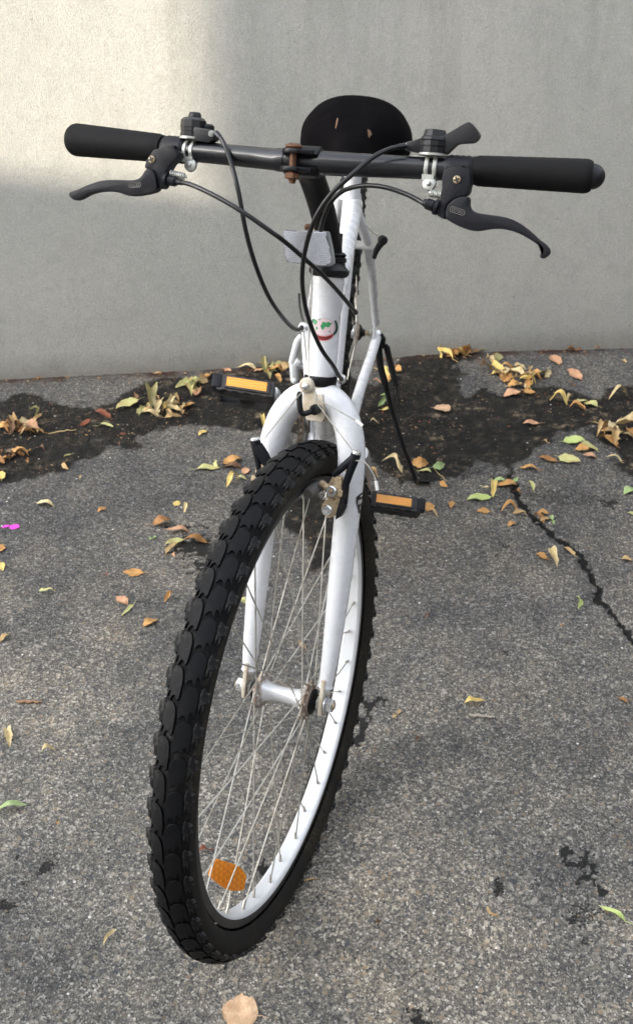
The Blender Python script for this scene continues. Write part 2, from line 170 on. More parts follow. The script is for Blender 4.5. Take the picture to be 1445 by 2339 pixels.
(0.642, 0.051, 0.039, -0.1, 0.25, 's', 'cream', 'cream strip below the rest in the scattered clump near the right edge'),
(0.544, 0.043, 0.0541, -0.44, 0.5, 'h', 'greeny', 'yellow-orange leaf with a green top in the scattered clump near the right edge'),
(0.492, 0.045, 0.0446, -0.44, 0.4, 'o', 'brownorange', 'orange-brown leaf left of the green-topped one'),
(0.446, 0.002, 0.0431, -0.26, 0.3, 'o', 'orange', 'orange-tan slender leaf at the lower moss edge'),
(0.203, 0.002, 0.0386, 0.23, 0.55, 'o', 'orange', 'orange-tan leaf touching the kickstand leg'),
(0.244, -0.006, 0.035, 0.75, 0.45, 'o', 'green', 'fresh green leaf right of the kickstand'),
(0.215, -0.027, 0.0275, -0.09, 0.3, 's', 'greeny', 'pale green slender leaf under the fresh green one'),
(0.135, -0.023, 0.0541, -0.78, 0.25, 'c', 'cream', 'cream curled strip left of the kickstand leg'),
(0.187, -0.062, 0.0238, -1.26, 0.4, 'o', 'yellow', 'yellow-brown leaf under the kickstand foot'),
(0.256, -0.085, 0.0289, -1.07, 0.4, 'o', 'orange', 'small orange sliver right of the kickstand foot'),
(0.343, -0.081, 0.0232, 0.07, 0.3, 'b', 'cream', 'small cream scrap above the lime leaf'),
(0.327, -0.129, 0.0558, 0.16, 0.38, 'o', 'lime', 'bright lime elongated leaf in front of the crack'),
(0.361, -0.097, 0.0473, 1.22, 0.35, 'c', 'yellow', 'yellow curled stem end joined to the lime leaf'),
(0.395, -0.072, 0.0445, 0.07, 0.5, 'o', 'orange', 'squarish orange-pink leaf at the start of the crack'),
(0.381, -0.057, 0.0326, -0.09, 0.35, 's', 'green', 'green leaf under the squarish orange leaf'),
(0.413, -0.046, 0.0241, 1.21, 0.4, 's', 'green', 'small green tip above the squarish orange leaf'),
(0.447, -0.068, 0.04, -1.46, 0.3, 's', 'greeny', 'small yellow-green leaf right of the crack start'),
(0.412, -0.092, 0.0202, -0.56, 0.5, 'b', 'brownorange', 'orange scrap at the crack start'),
(0.335, -0.175, 0.0277, -0.09, 0.7, 'h', 'orange', 'orange-tan fan-shaped leaf left of the crack'),
(0.399, -0.147, 0.0227, 0.07, 0.4, 'b', 'tan', 'faint tan scrap left of the crack'),
(0.22, -0.167, 0.0332, 1.36, 0.7, 'o', 'orange', 'orange leaf at the end of the right-hand pedal'),
(0.231, -0.192, 0.0391, -0.96, 0.15, 's', 'tan', 'thin straw stalk under the right-hand pedal leaf'),
(0.269, -0.158, 0.0256, 1.35, 0.5, 'o', 'orange', 'small orange leaf right of the pedal'),
(0.394, -0.171, 0.037, -0.24, 0.4, 'c', 'orange', 'orange curved leaf of a pair left of the crack'),
(0.414, -0.186, 0.0318, -0.8, 0.35, 'c', 'tan', 'tan curved leaf of a pair left of the crack'),
(0.461, -0.173, 0.0224, 0.07, 0.7, 'o', 'orange', 'upper orange leaf lying in the crack'),
(0.45, -0.195, 0.0324, -0.55, 0.4, 'c', 'brownorange', 'lower orange curl lying in the crack'),
(0.463, -0.199, 0.0244, 0.59, 0.5, 'o', 'tan', 'tan leaf lying in the crack beside the orange curl'),
(0.478, -0.198, 0.0306, -1.2, 0.4, 'b', 'green', 'small pale green scrap beside the crack'),
(0.391, -0.221, 0.0217, 0.79, 0.5, 'o', 'orange', 'small orange flake below the pair left of the crack'),
(0.661, -0.071, 0.0379, 0.84, 0.5, 'o', 'green', 'green leaf at the right picture edge'),
(0.648, -0.163, 0.0186, -0.57, 0.5, 'o', 'greeny', 'pale green leaf tip at the right picture edge lower down'),
(0.443, -0.326, 0.0252, -0.78, 0.6, 'o', 'orange', 'orange-tan half of a torn leaf below the crack bend'),
(0.467, -0.33, 0.056, 1.31, 0.35, 'c', 'cream', 'cream folded half of a torn leaf below the crack bend'),
(0.5, -0.306, 0.0326, -0.91, 0.3, 's', 'tan', 'tan slender leaf left of the crack bend'),
(0.614, -0.326, 0.0203, -0.23, 0.7, 'o', 'tan', 'small tan leaf right of the crack'),
(0.496, -0.469, 0.0394, -1.52, 0.32, 'o', 'lime', 'bright green upright leaf below the crack'),
(0.214, -0.525, 0.0201, 1.08, 0.35, 'b', 'brown', 'small dark brown sliver on the right asphalt'),
(0.462, -0.54, 0.0104, -0.48, 0.6, 'b', 'brownorange', 'tiny brown-orange scrap on the right asphalt'),
(0.294, -0.749, 0.0374, 0.62, 0.3, 'c', 'yellow', 'pale yellow checkmark-shaped leaf on the right asphalt'),
(0.544, -0.728, 0.0185, -0.45, 0.4, 'o', 'brownorange', 'small orange leaf near the right edge at hub level'),
(0.161, -0.787, 0.0233, 1.2, 0.4, 'b', 'tan', 'tan scraps right of the wet patch by the tyre'),
(0.196, -0.845, 0.0184, 0.51, 0.6, 'b', 'brown', 'brown flat scrap right of the tyre'),
(0.301, -1.151, 0.0248, -0.55, 0.16, 'k', 'tan', 'tan hook-shaped strip on the lower right asphalt'),
(0.461, -1.145, 0.0406, -0.58, 0.22, 's', 'lime', 'long pale green leaf at the lower right edge'),
(0.14, -1.185, 0.012, 0.07, 0.7, 'b', 'brown', 'small round brown scrap on the lower right asphalt'),
(0.041, -1.125, 0.0189, 0.38, 0.15, 's', 'tan', 'straw coloured sliver beside the tyre'),
(0.1, 0.276, 0.0445, 1.22, 0.35, 'c', 'green', 'green C-shaped leaf between chainstay and kickstand'),
(0.123, 0.244, 0.0261, -0.11, 0.4, 'o', 'yellow', 'small yellow leaf beside the green C-shaped one'),
(0.095, 0.175, 0.028, 0.24, 0.25, 'c', 'cream', 'thin cream leaf beside the fork shoulder'),
(0.15, 0.447, 0.0247, -0.86, 0.6, 'o', 'orange', 'small orange leaf right beside the spring of the kickstand'),
(0.124, 0.392, 0.0184, -0.61, 0.7, 'o', 'orange', 'small orange leaf left beside the spring of the kickstand'),
(0.099, 0.402, 0.0526, -1.02, 0.35, 'c', 'yellow', 'yellow curled leaf beside the spring of the kickstand'),
(0.083, 0.443, 0.023, 0.07, 0.4, 'o', 'cream', 'cream leaf beside the spring of the kickstand'),
(0.093, 0.373, 0.0288, -0.6, 0.5, 'o', 'pink', 'pinkish leaf low beside the spring of the kickstand'),
(0.497, 0.123, 0.0198, -0.87, 0.4, 'b', 'tan', 'tiny tan scrap on the moss on the right'),
(0.094, -0.045, 0.04, -1.29, 0.3, 'c', 'tan', 'tan strip by the tyre behind the right fork leg'),
(-0.467, 0.201, 0.0345, 0.27, 0.36219555645743595, 'o', 'tan', 'small tan twisted leaf strip in the curled heap left of the left-hand pedal'),
(-0.408, 0.19, 0.0381, -0.97, 0.24635456774418119, 's', 'tan', 'small tan twisted leaf strip in the curled heap left of the left-hand pedal'),
(-0.381, 0.197, 0.0402, 1.6, 0.495014157823658, 'b', 'tan', 'small tan twisted leaf strip in the curled heap left of the left-hand pedal'),
(-0.471, 0.23, 0.0201, 1.64, 0.4662781923096183, 'o', 'cream', 'small cream twisted leaf strip in the curled heap left of the left-hand pedal'),
(-0.426, 0.229, 0.0373, 1.34, 0.2854207785374051, 's', 'yellow', 'small yellow twisted leaf strip in the curled heap left of the left-hand pedal'),
(-0.414, 0.211, 0.0299, 0.59, 0.3743549659758334, 'c', 'olive', 'small olive twisted leaf strip in the curled heap left of the left-hand pedal'),
(-0.435, 0.197, 0.0272, 1.58, 0.434560608194914, 'b', 'cream', 'small cream twisted leaf strip in the curled heap left of the left-hand pedal'),
(-0.412, 0.228, 0.0493, -1.07, 0.22015258237555974, 'c', 'cream', 'small cream twisted leaf strip in the curled heap left of the left-hand pedal'),
(-0.484, 0.2, 0.0308, 1.59, 0.3962473754255268, 's', 'olive', 'small olive twisted leaf strip in the curled heap left of the left-hand pedal'),
(-0.4, 0.203, 0.0491, -0.91, 0.25303767023747425, 'c', 'cream', 'small cream twisted leaf strip in the curled heap left of the left-hand pedal'),
(-0.39, 0.212, 0.0336, -0.72, 0.27274793092369265, 'o', 'tan', 'small tan twisted leaf strip in the curled heap left of the left-hand pedal'),
(-0.378, 0.217, 0.0253, 0.71, 0.33055894403019226, 'c', 'cream', 'small cream twisted leaf strip in the curled heap left of the left-hand pedal'),
(-0.368, 0.307, 0.0438, 1.04, 0.46776223156971186, 'c', 'greeny', 'small yellow-green leaf strip in the small heap just behind the left-hand pedal'),
(-0.388, 0.321, 0.04, 1.51, 0.4970044753028483, 'c', 'tan', 'small tan leaf strip in the small heap just behind the left-hand pedal'),
(-0.366, 0.311, 0.0289, 1.07, 0.24055159494875877, 'c', 'greeny', 'small yellow-green leaf strip in the small heap just behind the left-hand pedal'),
(-0.383, 0.351, 0.0324, 0.78, 0.34689826932267775, 'o', 'tan', 'small tan leaf strip in the small heap just behind the left-hand pedal'),
(-0.368, 0.354, 0.0291, -0.56, 0.3070271606323022, 'c', 'greeny', 'small yellow-green leaf strip in the small heap just behind the left-hand pedal'),
(-0.374, 0.356, 0.0313, -0.24, 0.41235272099106046, 'b', 'tan', 'small tan leaf strip in the small heap just behind the left-hand pedal'),
(-0.387, 0.356, 0.0221, 1.61, 0.48955082320757226, 'c', 'tan', 'small tan leaf strip in the small heap just behind the left-hand pedal'),
(-0.734, 0.064, 0.0319, 1.13, 0.2691213510944406, 'c', 'tan', 'small tan dead leaf piece in the heap at the far left'),
(-0.729, 0.07, 0.0403, -0.44, 0.2984614299198394, 'c', 'brownorange', 'small orange-brown dead leaf piece in the heap at the far left'),
(-0.71, 0.086, 0.0257, 1.7, 0.29894932734414864, 'o', 'tan', 'small tan dead leaf piece in the heap at the far left'),
(-0.726, 0.088, 0.026, 0.98, 0.4252134286876175, 'o', 'tan', 'small tan dead leaf piece in the heap at the far left'),
(-0.788, 0.106, 0.0254, 0.88, 0.3073053171454063, 'c', 'brownorange', 'small orange-brown dead leaf piece in the heap at the far left'),
(-0.751, 0.096, 0.0168, 1.07, 0.25824962586030464, 'c', 'brownorange', 'small orange-brown dead leaf piece in the heap at the far left'),
(-0.767, 0.085, 0.0192, -1.1, 0.42640180287535023, 'c', 'orange', 'small orange dead leaf piece in the heap at the far left'),
(-0.759, 0.07, 0.0468, -1.01, 0.3368028797536121, 'c', 'brown', 'small brown dead leaf piece in the heap at the far left'),
(-0.78, 0.101, 0.0253, -0.33, 0.39048273220829477, 'c', 'brownorange', 'small orange-brown dead leaf piece in the heap at the far left'),
(-0.782, 0.115, 0.0469, -0.76, 0.3287621729194404, 'o', 'brown', 'small brown dead leaf piece in the heap at the far left'),
(-0.781, 0.079, 0.0205, -0.79, 0.2283411524211302, 'o', 'brownorange', 'small orange-brown dead leaf piece in the heap at the far left'),
(-0.762, 0.089, 0.0287, 0.08, 0.392060913330591, 'b', 'orange', 'small orange dead leaf piece in the heap at the far left'),
(-0.721, 0.105, 0.0199, -0.44, 0.3651504937372357, 's', 'brown', 'small brown dead leaf piece in the heap at the far left'),
(-0.763, 0.091, 0.0298, 1.29, 0.39756847590692845, 'c', 'tan', 'small tan dead leaf piece in the heap at the far left'),
(0.279, 0.541, 0.0307, 1.28, 0.35901077164865014, 'c', 'orange', 'small orange leaf strip in the heap right of the kickstand'),
(0.332, 0.55, 0.0199, 0.36, 0.29704559042457435, 'c', 'brownorange', 'small orange-brown leaf strip in the heap right of the kickstand'),
(0.281, 0.541, 0.0434, -0.99, 0.45573257323332295, 'o', 'brownorange', 'small orange-brown leaf strip in the heap right of the kickstand'),
(0.286, 0.54, 0.0236, -0.56, 0.40991131989968316, 's', 'tan', 'small tan leaf strip in the heap right of the kickstand'),
(0.289, 0.54, 0.0201, 1.28, 0.3473530758408992, 'c', 'tan', 'small tan leaf strip in the heap right of the kickstand'),
(0.308, 0.546, 0.0179, -0.67, 0.3450146146902863, 'o', 'tan', 'small tan leaf strip in the heap right of the kickstand'),
(0.349, 0.553, 0.0199, 0.22, 0.2700321066378237, 'c', 'brownorange', 'small orange-brown leaf strip in the heap right of the kickstand'),
(0.302, 0.545, 0.0276, -1.16, 0.37111295607125194, 'o', 'yellow', 'small yellow leaf strip in the heap right of the kickstand'),
(0.271, 0.54, 0.0517, 1.36, 0.4811290717865655, 'b', 'yellow', 'small yellow leaf strip in the heap right of the kickstand'),
(0.428, 0.417, 0.0492, 1.41, 0.3740036594813163, 'o', 'orange', 'small orange twisted leaf strip in the long drift on the right'),
(0.408, 0.428, 0.0259, -1.02, 0.44913675057534697, 'c', 'tan', 'small tan twisted leaf strip in the long drift on the right'),
(0.446, 0.381, 0.0215, 0.87, 0.49348960355982474, 's', 'orange', 'small orange twisted leaf strip in the long drift on the right'),
(0.488, 0.405, 0.0307, 1.29, 0.34345233392547925, 'o', 'yellow', 'small yellow twisted leaf strip in the long drift on the right'),
(0.453, 0.438, 0.0199, -1.25, 0.23793592125253082, 'c', 'tan', 'small tan twisted leaf strip in the long drift on the right'),
(0.407, 0.446, 0.038, 0.24, 0.49995069253911806, 'o', 'yellow', 'small yellow twisted leaf strip in the long drift on the right'),
(0.479, 0.397, 0.0511, 1.29, 0.2819959667551382, 'o', 'orange', 'small orange twisted leaf strip in the long drift on the right'),
(0.467, 0.426, 0.0175, -0.02, 0.4740193706511848, 's', 'orange', 'small orange twisted leaf strip in the long drift on the right'),
(0.426, 0.468, 0.0386, -0.58, 0.30524768679004866, 'c', 'orange', 'small orange twisted leaf strip in the long drift on the right'),
(0.43, 0.43, 0.0269, 0.05, 0.38946376968598706, 'c', 'cream', 'small cream twisted leaf strip in the long drift on the right'),
(0.418, 0.433, 0.0338, -0.31, 0.3574913250364525, 'c', 'cream', 'small cream twisted leaf strip in the long drift on the right'),
(0.477, 0.401, 0.0502, -1.24, 0.3331646254314472, 'c', 'yellow', 'small yellow twisted leaf strip in the long drift on the right'),
(0.42, 0.427, 0.0498, -1.47, 0.47760507921449213, 'o', 'orange', 'small orange twisted leaf strip in the long drift on the right'),
(0.469, 0.374, 0.0195, 1.0, 0.41658987327069696, 'c', 'cream', 'small cream twisted leaf strip in the long drift on the right'),
(0.453, 0.385, 0.042, 0.84, 0.31949718556143836, 'o', 'yellow', 'small yellow twisted leaf strip in the long drift on the right'),
(0.478, 0.361, 0.0162, 0.01, 0.29015502006526994, 'c', 'yellow', 'small yellow twisted leaf strip in the long drift on the right'),
(0.692, 0.156, 0.0317, -0.59, 0.3706914125173878, 'o', 'cream', 'small cream leaf strip in the scattered clump near the right edge'),
(0.665, 0.142, 0.0243, -0.42, 0.2582103960599329, 's', 'tan', 'small tan leaf strip in the scattered clump near the right edge'),
(0.654, 0.138, 0.0468, 1.01, 0.49953907113128715, 'c', 'tan', 'small tan leaf strip in the scattered clump near the right edge'),
(0.675, 0.168, 0.0181, 0.58, 0.3417432254031836, 'b', 'cream', 'small cream leaf strip in the scattered clump near the right edge'),
(0.669, 0.172, 0.0254, -0.91, 0.22497242917787966, 'c', 'cream', 'small cream leaf strip in the scattered clump near the right edge'),
(0.656, 0.198, 0.0491, 1.18, 0.3615906585581991, 's', 'cream', 'small cream leaf strip in the scattered clump near the right edge'),
(0.698, 0.162, 0.0315, 0.17, 0.2268053189700994, 'o', 'cream', 'small cream leaf strip in the scattered clump near the right edge'),
(0.639, 0.16, 0.0222, 1.07, 0.27709592497570557, 'c', 'orange', 'small orange leaf strip in the scattered clump near the right edge'),
(-0.176, 0.444, 0.0211, -1.32, 0.3493798075745224, 'c', 'tan', 'small tan leaf piece in the heap left of the head tube'),
(-0.198, 0.425, 0.031, 1.26, 0.3244831031837231, 'c', 'orange', 'small orange leaf piece in the heap left of the head tube'),
(-0.172, 0.42, 0.0357, 0.61, 0.27463525332036787, 'c', 'orange', 'small orange leaf piece in the heap left of the head tube'),
(-0.186, 0.44, 0.0498, -1.08, 0.41730803284924955, 'b', 'olive', 'small olive leaf piece in the heap left of the head tube'),
(-0.204, 0.452, 0.0532, -1.08, 0.2923139887918861, 'c', 'olive', 'small olive leaf piece in the heap left of the head tube'),
(-0.185, 0.451, 0.0514, 1.4, 0.31237499867644625, 'o', 'olive', 'small olive leaf piece in the heap left of the head tube'),
(-0.196, 0.423, 0.0251, 1.27, 0.27174887940104653, 's', 'tan', 'small tan leaf piece in the heap left of the head tube'),
(-0.742, -0.029, 0.0264, -0.51, 0.3947256780704822, 'c', 'brown', 'small brown leaf crumb in the moss at the far left'),
(-0.721, -0.015, 0.0271, -0.57, 0.3794811517815976, 'o', 'brownorange', 'small orange-brown leaf crumb in the moss at the far left'),
(-0.755, -0.056, 0.037, -0.67, 0.4332871171139543, 'o', 'brownorange', 'small orange-brown leaf crumb in the moss at the far left'),
(-0.732, -0.035, 0.0168, 0.38, 0.36133316020762873, 'c', 'orange', 'small orange brown leaf crumb in the moss at the far left'),
(-0.743, -0.035, 0.0249, -1.04, 0.3740161534498372, 'o', 'brown', 'small brown leaf crumb in the moss at the far left'),
(-0.721, -0.02, 0.045, -0.51, 0.4466679020263502, 'c', 'orange', 'small orange brown leaf crumb in the moss at the far left'),
(-0.768, -0.009, 0.0187, -1.08, 0.26478084048668066, 'b', 'brownorange', 'small orange-brown leaf crumb in the moss at the far left'),
(-0.734, -0.004, 0.0248, 0.46, 0.35846927492169356, 's', 'orange', 'small orange brown leaf crumb in the moss at the far left'),
(-0.748, -0.041, 0.0235, 0.16, 0.29553162602320604, 's', 'orange', 'small orange brown leaf crumb in the moss at the far left')]
STAY = [[0.0165, 0.2574, 0.6766], [0.0282, 0.2318, 0.6427], [0.041, 0.1974, 0.597], [0.0511, 0.1531, 0.5383], [0.0611, 0.0851, 0.4479], [0.0711, 0.023, 0.3656]]
CSTAY = [[0.0789, 0.0063, 0.3245], [0.0707, 0.0787, 0.3186], [0.0599, 0.1611, 0.3119], [0.0512, 0.2341, 0.3059], [0.0459, 0.2955, 0.301], [0.0417, 0.354, 0.2962]]
TEARS = [[-0.0288, 0.2701, 0.815], [0.0268, 0.3053, 0.815]]
TWIGS = [[[-0.681, 0.078], [-0.619, 0.103], 0.0016, 'straw', 'thin straw coloured stalk lying across the dark moss on the left'], [[-0.483, -0.806], [-0.439, -0.802], 0.0022, 'stick', 'short brown stick on the lower left asphalt'], [[0.283, -0.782], [0.325, -0.783], 0.0024, 'twig', 'pale grey twig piece below the yellow checkmark leaf'], [[0.262, -0.064], [0.235, -0.016], 0.0008, 'straw', 'thin leaf stalk right of the kickstand foot']]
PETAL = [-0.653, -0.3]

V = Vector
R = math.radians
sc = bpy.context.scene
col = sc.collection

# ------------------------------------------------------------------ camera, world, sun, exposure
cd = bpy.data.cameras.new('camera')
cam = bpy.data.objects.new('camera', cd); col.objects.link(cam); sc.camera = cam
rt, up = V(CAM['rt']), V(CAM['up']); bk = rt.cross(up)
m = Matrix((rt, up, bk)).transposed().to_4x4(); m.translation = V(CAM['loc']); cam.matrix_world = m
cd.sensor_fit = 'VERTICAL'; cd.sensor_height = 24.0
cd.lens = 24.0 * CAM['f'] / 2339.0
cd.clip_start = 0.05; cd.clip_end = 500
cd.dof.use_dof = True; cd.dof.focus_distance = 1.15; cd.dof.aperture_fstop = 11.0

SUN_EL, SUN_ROT, SUN_E = 26.0, 235.0, 2.0
w = bpy.data.worlds.new('World'); sc.world = w; w.use_nodes = True
nt = w.node_tree; nt.nodes.clear()
sky = nt.nodes.new('ShaderNodeTexSky'); sky.sky_type = 'NISHITA'; sky.sun_disc = False
sky.sun_elevation = R(SUN_EL); sky.sun_rotation = R(SUN_ROT)
sky.dust_density = 3.0; sky.ozone_density = 0.6
bg = nt.nodes.new('ShaderNodeBackground'); bg.inputs['Strength'].default_value = 0.15
wo = nt.nodes.new('ShaderNodeOutputWorld')
hsv = nt.nodes.new('ShaderNodeHueSaturation'); hsv.inputs['Saturation'].default_value = 0.30   # thin high cloud: the blue is washed out
nt.links.new(sky.outputs[0], hsv.inputs['Color']); nt.links.new(hsv.outputs[0], bg.inputs[0]); nt.links.new(bg.outputs[0], wo.inputs[0])
sd = V((math.cos(R(SUN_EL))*math.sin(R(SUN_ROT)), math.cos(R(SUN_EL))*math.cos(R(SUN_ROT)), math.sin(R(SUN_EL))))
ld = bpy.data.lights.new('sun', 'SUN'); ld.energy = SUN_E; ld.angle = R(0.5); ld.color = (1.0, 0.86, 0.68)
sun = bpy.data.objects.new('sun', ld); col.objects.link(sun)
sun.rotation_euler = sd.to_track_quat('Z', 'Y').to_euler(); sun.location = (-3, -3, 6)
vs = sc.view_settings; vs.view_transform = 'Standard'; vs.look = 'None'; vs.exposure = 2.87; vs.gamma = 1.0
vs.use_curve_mapping = False

# ------------------------------------------------------------------ materials
def srgb(r, g, b):
    f = lambda c: (c/12.92 if c <= .04045 else ((c+.055)/1.055)**2.4)
    return (f(r/255), f(g/255), f(b/255), 1)
class MT:
    def __init__(s, name):
        s.m = bpy.data.materials.new(name); s.m.use_nodes = True
        s.t = s.m.node_tree; s.n = s.t.nodes; s.b = s.n['Principled BSDF']
        s.co = s.n.new('ShaderNodeTexCoord')
    def link(s, a, b): s.t.links.new(a, b)
    def noise(s, scale, detail=4, rough=.6, vec='Object', stretch=None, dist=0):
        n = s.n.new('ShaderNodeTexNoise'); n.inputs['Scale'].default_value = scale
        n.inputs['Detail'].default_value = detail; n.inputs['Roughness'].default_value = rough
        n.inputs['Distortion'].default_value = dist
        v = s.co.outputs[vec]
        if stretch:
            mp = s.n.new('ShaderNodeMapping'); mp.inputs['Scale'].default_value = stretch; s.link(v, mp.inputs[0]); v = mp.outputs[0]
        s.link(v, n.inputs['Vector']); return n
    def voro(s, scale, feat='F1', vec='Object', stretch=None, rnd=1):
        n = s.n.new('ShaderNodeTexVoronoi'); n.feature = feat; n.inputs['Scale'].default_value = scale
        n.inputs['Randomness'].default_value = rnd
        v = s.co.outputs[vec]
        if stretch:
            mp = s.n.new('ShaderNodeMapping'); mp.inputs['Scale'].default_value = stretch; s.link(v, mp.inputs[0]); v = mp.outputs[0]
        s.link(v, n.inputs['Vector']); return n
    def ramp(s, src, stops, interp='LINEAR'):
        r = s.n.new('ShaderNodeValToRGB'); r.color_ramp.interpolation = interp
        e = r.color_ramp.elements
        while len(e) > 1: e.remove(e[-1])
        e[0].position = stops[0][0]; e[0].color = stops[0][1] if len(stops[0][1]) == 4 else (*stops[0][1], 1)
        for p, c in stops[1:]:
            q = e.new(p); q.color = c if len(c) == 4 else (*c, 1)
        s.link(src, r.inputs[0]); return r.outputs[0]
    def g(s, src, a, b, lo=0., hi=1.):
        mr = s.n.new('ShaderNodeMapRange'); mr.clamp = True
        mr.inputs[1].default_value = a; mr.inputs[2].default_value = b; mr.inputs[3].default_value = lo; mr.inputs[4].default_value = hi
        s.link(src, mr.inputs[0]); return mr.outputs[0]
    def mix(s, f, a, b, mode='MIX'):
        x = s.n.new('ShaderNodeMix'); x.data_type = 'RGBA'; x.blend_type = mode
        for inp, v in ((x.inputs[0], f), (x.inputs[6], a), (x.inputs[7], b)):
            if isinstance(v, (int, float)): inp.default_value = v
            elif isinstance(v, tuple): inp.default_value = v if len(v) == 4 else (*v, 1)
            else: s.link(v, inp)
        return x.outputs[2]
    def math(s, op, a, b=None, clamp=False):
        x = s.n.new('ShaderNodeMath'); x.operation = op; x.use_clamp = clamp
        for i, v in enumerate((a, b)):
            if v is None: continue
            if isinstance(v, (int, float)): x.inputs[i].default_value = v
            else: s.link(v, x.inputs[i])
        return x.outputs[0]
    def attr(s, name):
        a = s.n.new('ShaderNodeAttribute'); a.attribute_name = name; return a.outputs['Fac']
    def bump(s, h, dist, strength=1.0, prev=None):
        b = s.n.new('ShaderNodeBump'); b.inputs['Distance'].default_value = dist; b.inputs['Strength'].default_value = strength
        s.link(h, b.inputs['Height'])
        if prev is not None: s.link(prev, b.inputs['Normal'])
        s.link(b.outputs[0], s.b.inputs['Normal']); return b.outputs[0]
    def set(s, **k):
        for a, v in k.items():
            i = s.b.inputs[{'base': 'Base Color', 'rough': 'Roughness', 'metal': 'Metallic', 'coat': 'Coat Weight', 'coatr': 'Coat Roughness', 'spec': 'Specular IOR Level', 'trans': 'Transmission Weight', 'ior': 'IOR', 'sss': 'Subsurface Weight'}[a]]
            if isinstance(v, (int, float)): i.default_value = v
            elif isinstance(v, tuple): i.default_value = v if len(v) == 4 else (*v, 1)
            else: s.link(v, i)
        return s

def paint_white(name='white_paint', lo=.55, hi=.80, lo2=.48, hi2=.74):
    M = MT(name)
    d = M.noise(38, 6, .7); e = M.noise(9, 3, .5)
    f = M.math('MULTIPLY', M.g(d.outputs[0], lo, hi), M.g(e.outputs[0], lo2, hi2))
    c = M.mix(f, (.63, .645, .675), (.42, .365, .28))
    sp = M.noise(420, 2, .5); c = M.mix(M.g(sp.outputs[0], .74, .78), c, (.22, .16, .10))
    M.set(base=c, rough=M.g(d.outputs[0], .3, .8, .24, .34), coat=.5, coatr=.12); return M.m
def paint_worn():
    M = MT('stained_white_paint')
    d = M.noise(60, 6, .7); f = M.g(d.outputs[0], .36, .62)
    c = M.mix(f, (.62, .585, .50), (.38, .31, .22)); M.set(base=c, rough=.45); M.bump(d.outputs[0], .0006, .6); return M.m
def simple(name, c, rough=.5, metal=0, var=.25, scale=60, bump=.0003, coat=0, dirt=None, dscale=40, dlo=.55, dhi=.72, spec=.5):
    M = MT(name); n = M.noise(scale, 5, .65)
    cc = M.mix(n.outputs[0], tuple(x*(1-var) for x in c), tuple(min(1, x*(1+var)) for x in c))
    if dirt:
        d = M.noise(dscale, 6, .7); cc = M.mix(M.g(d.outputs[0], dlo, dhi, 0, .85), cc, dirt)
    M.set(base=cc, metal=metal, rough=M.g(n.outputs[0], .3, .7, max(.03, rough-.08), min(1, rough+.1)), coat=coat, spec=spec)
    M.bump(n.outputs[0], bump, .6); return M.m
def rubber(name, c, rough, scale, dirt, lo, hi, bump=.0006, edge=0):
    M = MT(name); n = M.noise(scale, 6, .7); d = M.noise(11, 5, .65); d2 = M.noise(190, 4, .7)
    cc = M.mix(n.outputs[0], tuple(x*.7 for x in c), tuple(x*1.4 for x in c))
    f = M.math('MULTIPLY', M.g(d.outputs[0], lo, hi), M.g(d2.outputs[0], .42, .66)); cc = M.mix(f, cc, dirt)
    if edge:
        ge = M.n.new('ShaderNodeNewGeometry'); ed = M.math('MULTIPLY', M.g(ge.outputs['Pointiness'], .53, .62, 0, edge), M.g(d2.outputs[0], .40, .60)); cc = M.mix(ed, cc, (.085, .082, .078))
    M.set(base=cc, rough=M.g(n.outputs[0], .3, .7, rough-.1, rough+.12), spec=.16); M.bump(n.outputs[0], bump, .7); return M.m
def rust():
    M = MT('rusty_steel'); n = M.noise(260, 6, .75)
    c = M.ramp(n.outputs[0], [(.28, (.022, .010, .007)), (.45, (.085, .036, .018)), (.6, (.17, .078, .036)), (.78, (.33, .21, .12))])
    M.set(base=c, rough=.65, metal=.25); M.bump(n.outputs[0], .0008, .8); return M.m
def reflector_clear():
    M = MT('clear_prism_reflector'); M.set(base=(.58, .59, .62), metal=.85, rough=.20, coat=.6, coatr=.05); return M.m
def amber(name='amber_reflector', c=(1.0, .37, .012), sc_=330, tr=0.0):
    M = MT(name); v = M.voro(sc_, 'F1', rnd=.15); n = M.noise(30, 3)
    cc = M.mix(M.g(v.outputs['Distance'], .1, .7), c, tuple(x*.62 for x in c))
    cc = M.mix(M.g(n.outputs[0], .5, .75, 0, .35), cc, (.45, .20, .04))
    M.set(base=cc, rough=.35, coat=.35, coatr=.10, sss=.12, trans=tr); M.bump(v.outputs['Distance'], .0008, .6); return M.m
MAT = {}
MAT['white'] = paint_white(); MAT['white2'] = paint_white('grubby_white_paint', .44, .66, .30, .60); MAT['tinted'] = paint_worn(); MAT['rust'] = rust()
MAT['tyre'] = rubber('tyre_rubber', (.0042, .0046, .0056), .58, 300, (.060, .058, .052), .55, .72, edge=.9)
MAT['groove'] = rubber('dusty_tyre_groove', (.0040, .0042, .0046), .8, 300, (.060, .056, .046), .50, .70)
MAT['sidewall'] = rubber('tyre_sidewall', (.015, .0145, .0135), .78, 500, (.050, .043, .024), .45, .66)
MAT['grip'] = rubber('foam_grip', (.0048, .0048, .0052), .7, 900, (.035, .026, .018), .60, .9, .0004)
MAT['bar'] = simple('black_gloss_bar', (.0035, .0042, .0065), .34, 0, .4, 60, .00006, .35, (.06, .045, .032), 170, .72, .78, .35)
MAT['plastic'] = simple('black_plastic', (.0055, .006, .0080), .46, 0, .4, 200, .0003, .05, (.055, .042, .03), 70, .60, .85, .3)
MAT['stemb'] = simple('black_stem_paint', (.0028, .003, .0042), .46, 0, .4, 120, .0002, .05, (.05, .03, .018), 120, .68, .8, .25)
MAT['leverb'] = simple('charcoal_cast_metal', (.0055, .0062, .0095), .48, 0, .35, 260, .0004, 0, (.036, .026, .019), 60, .55, .8, .22)
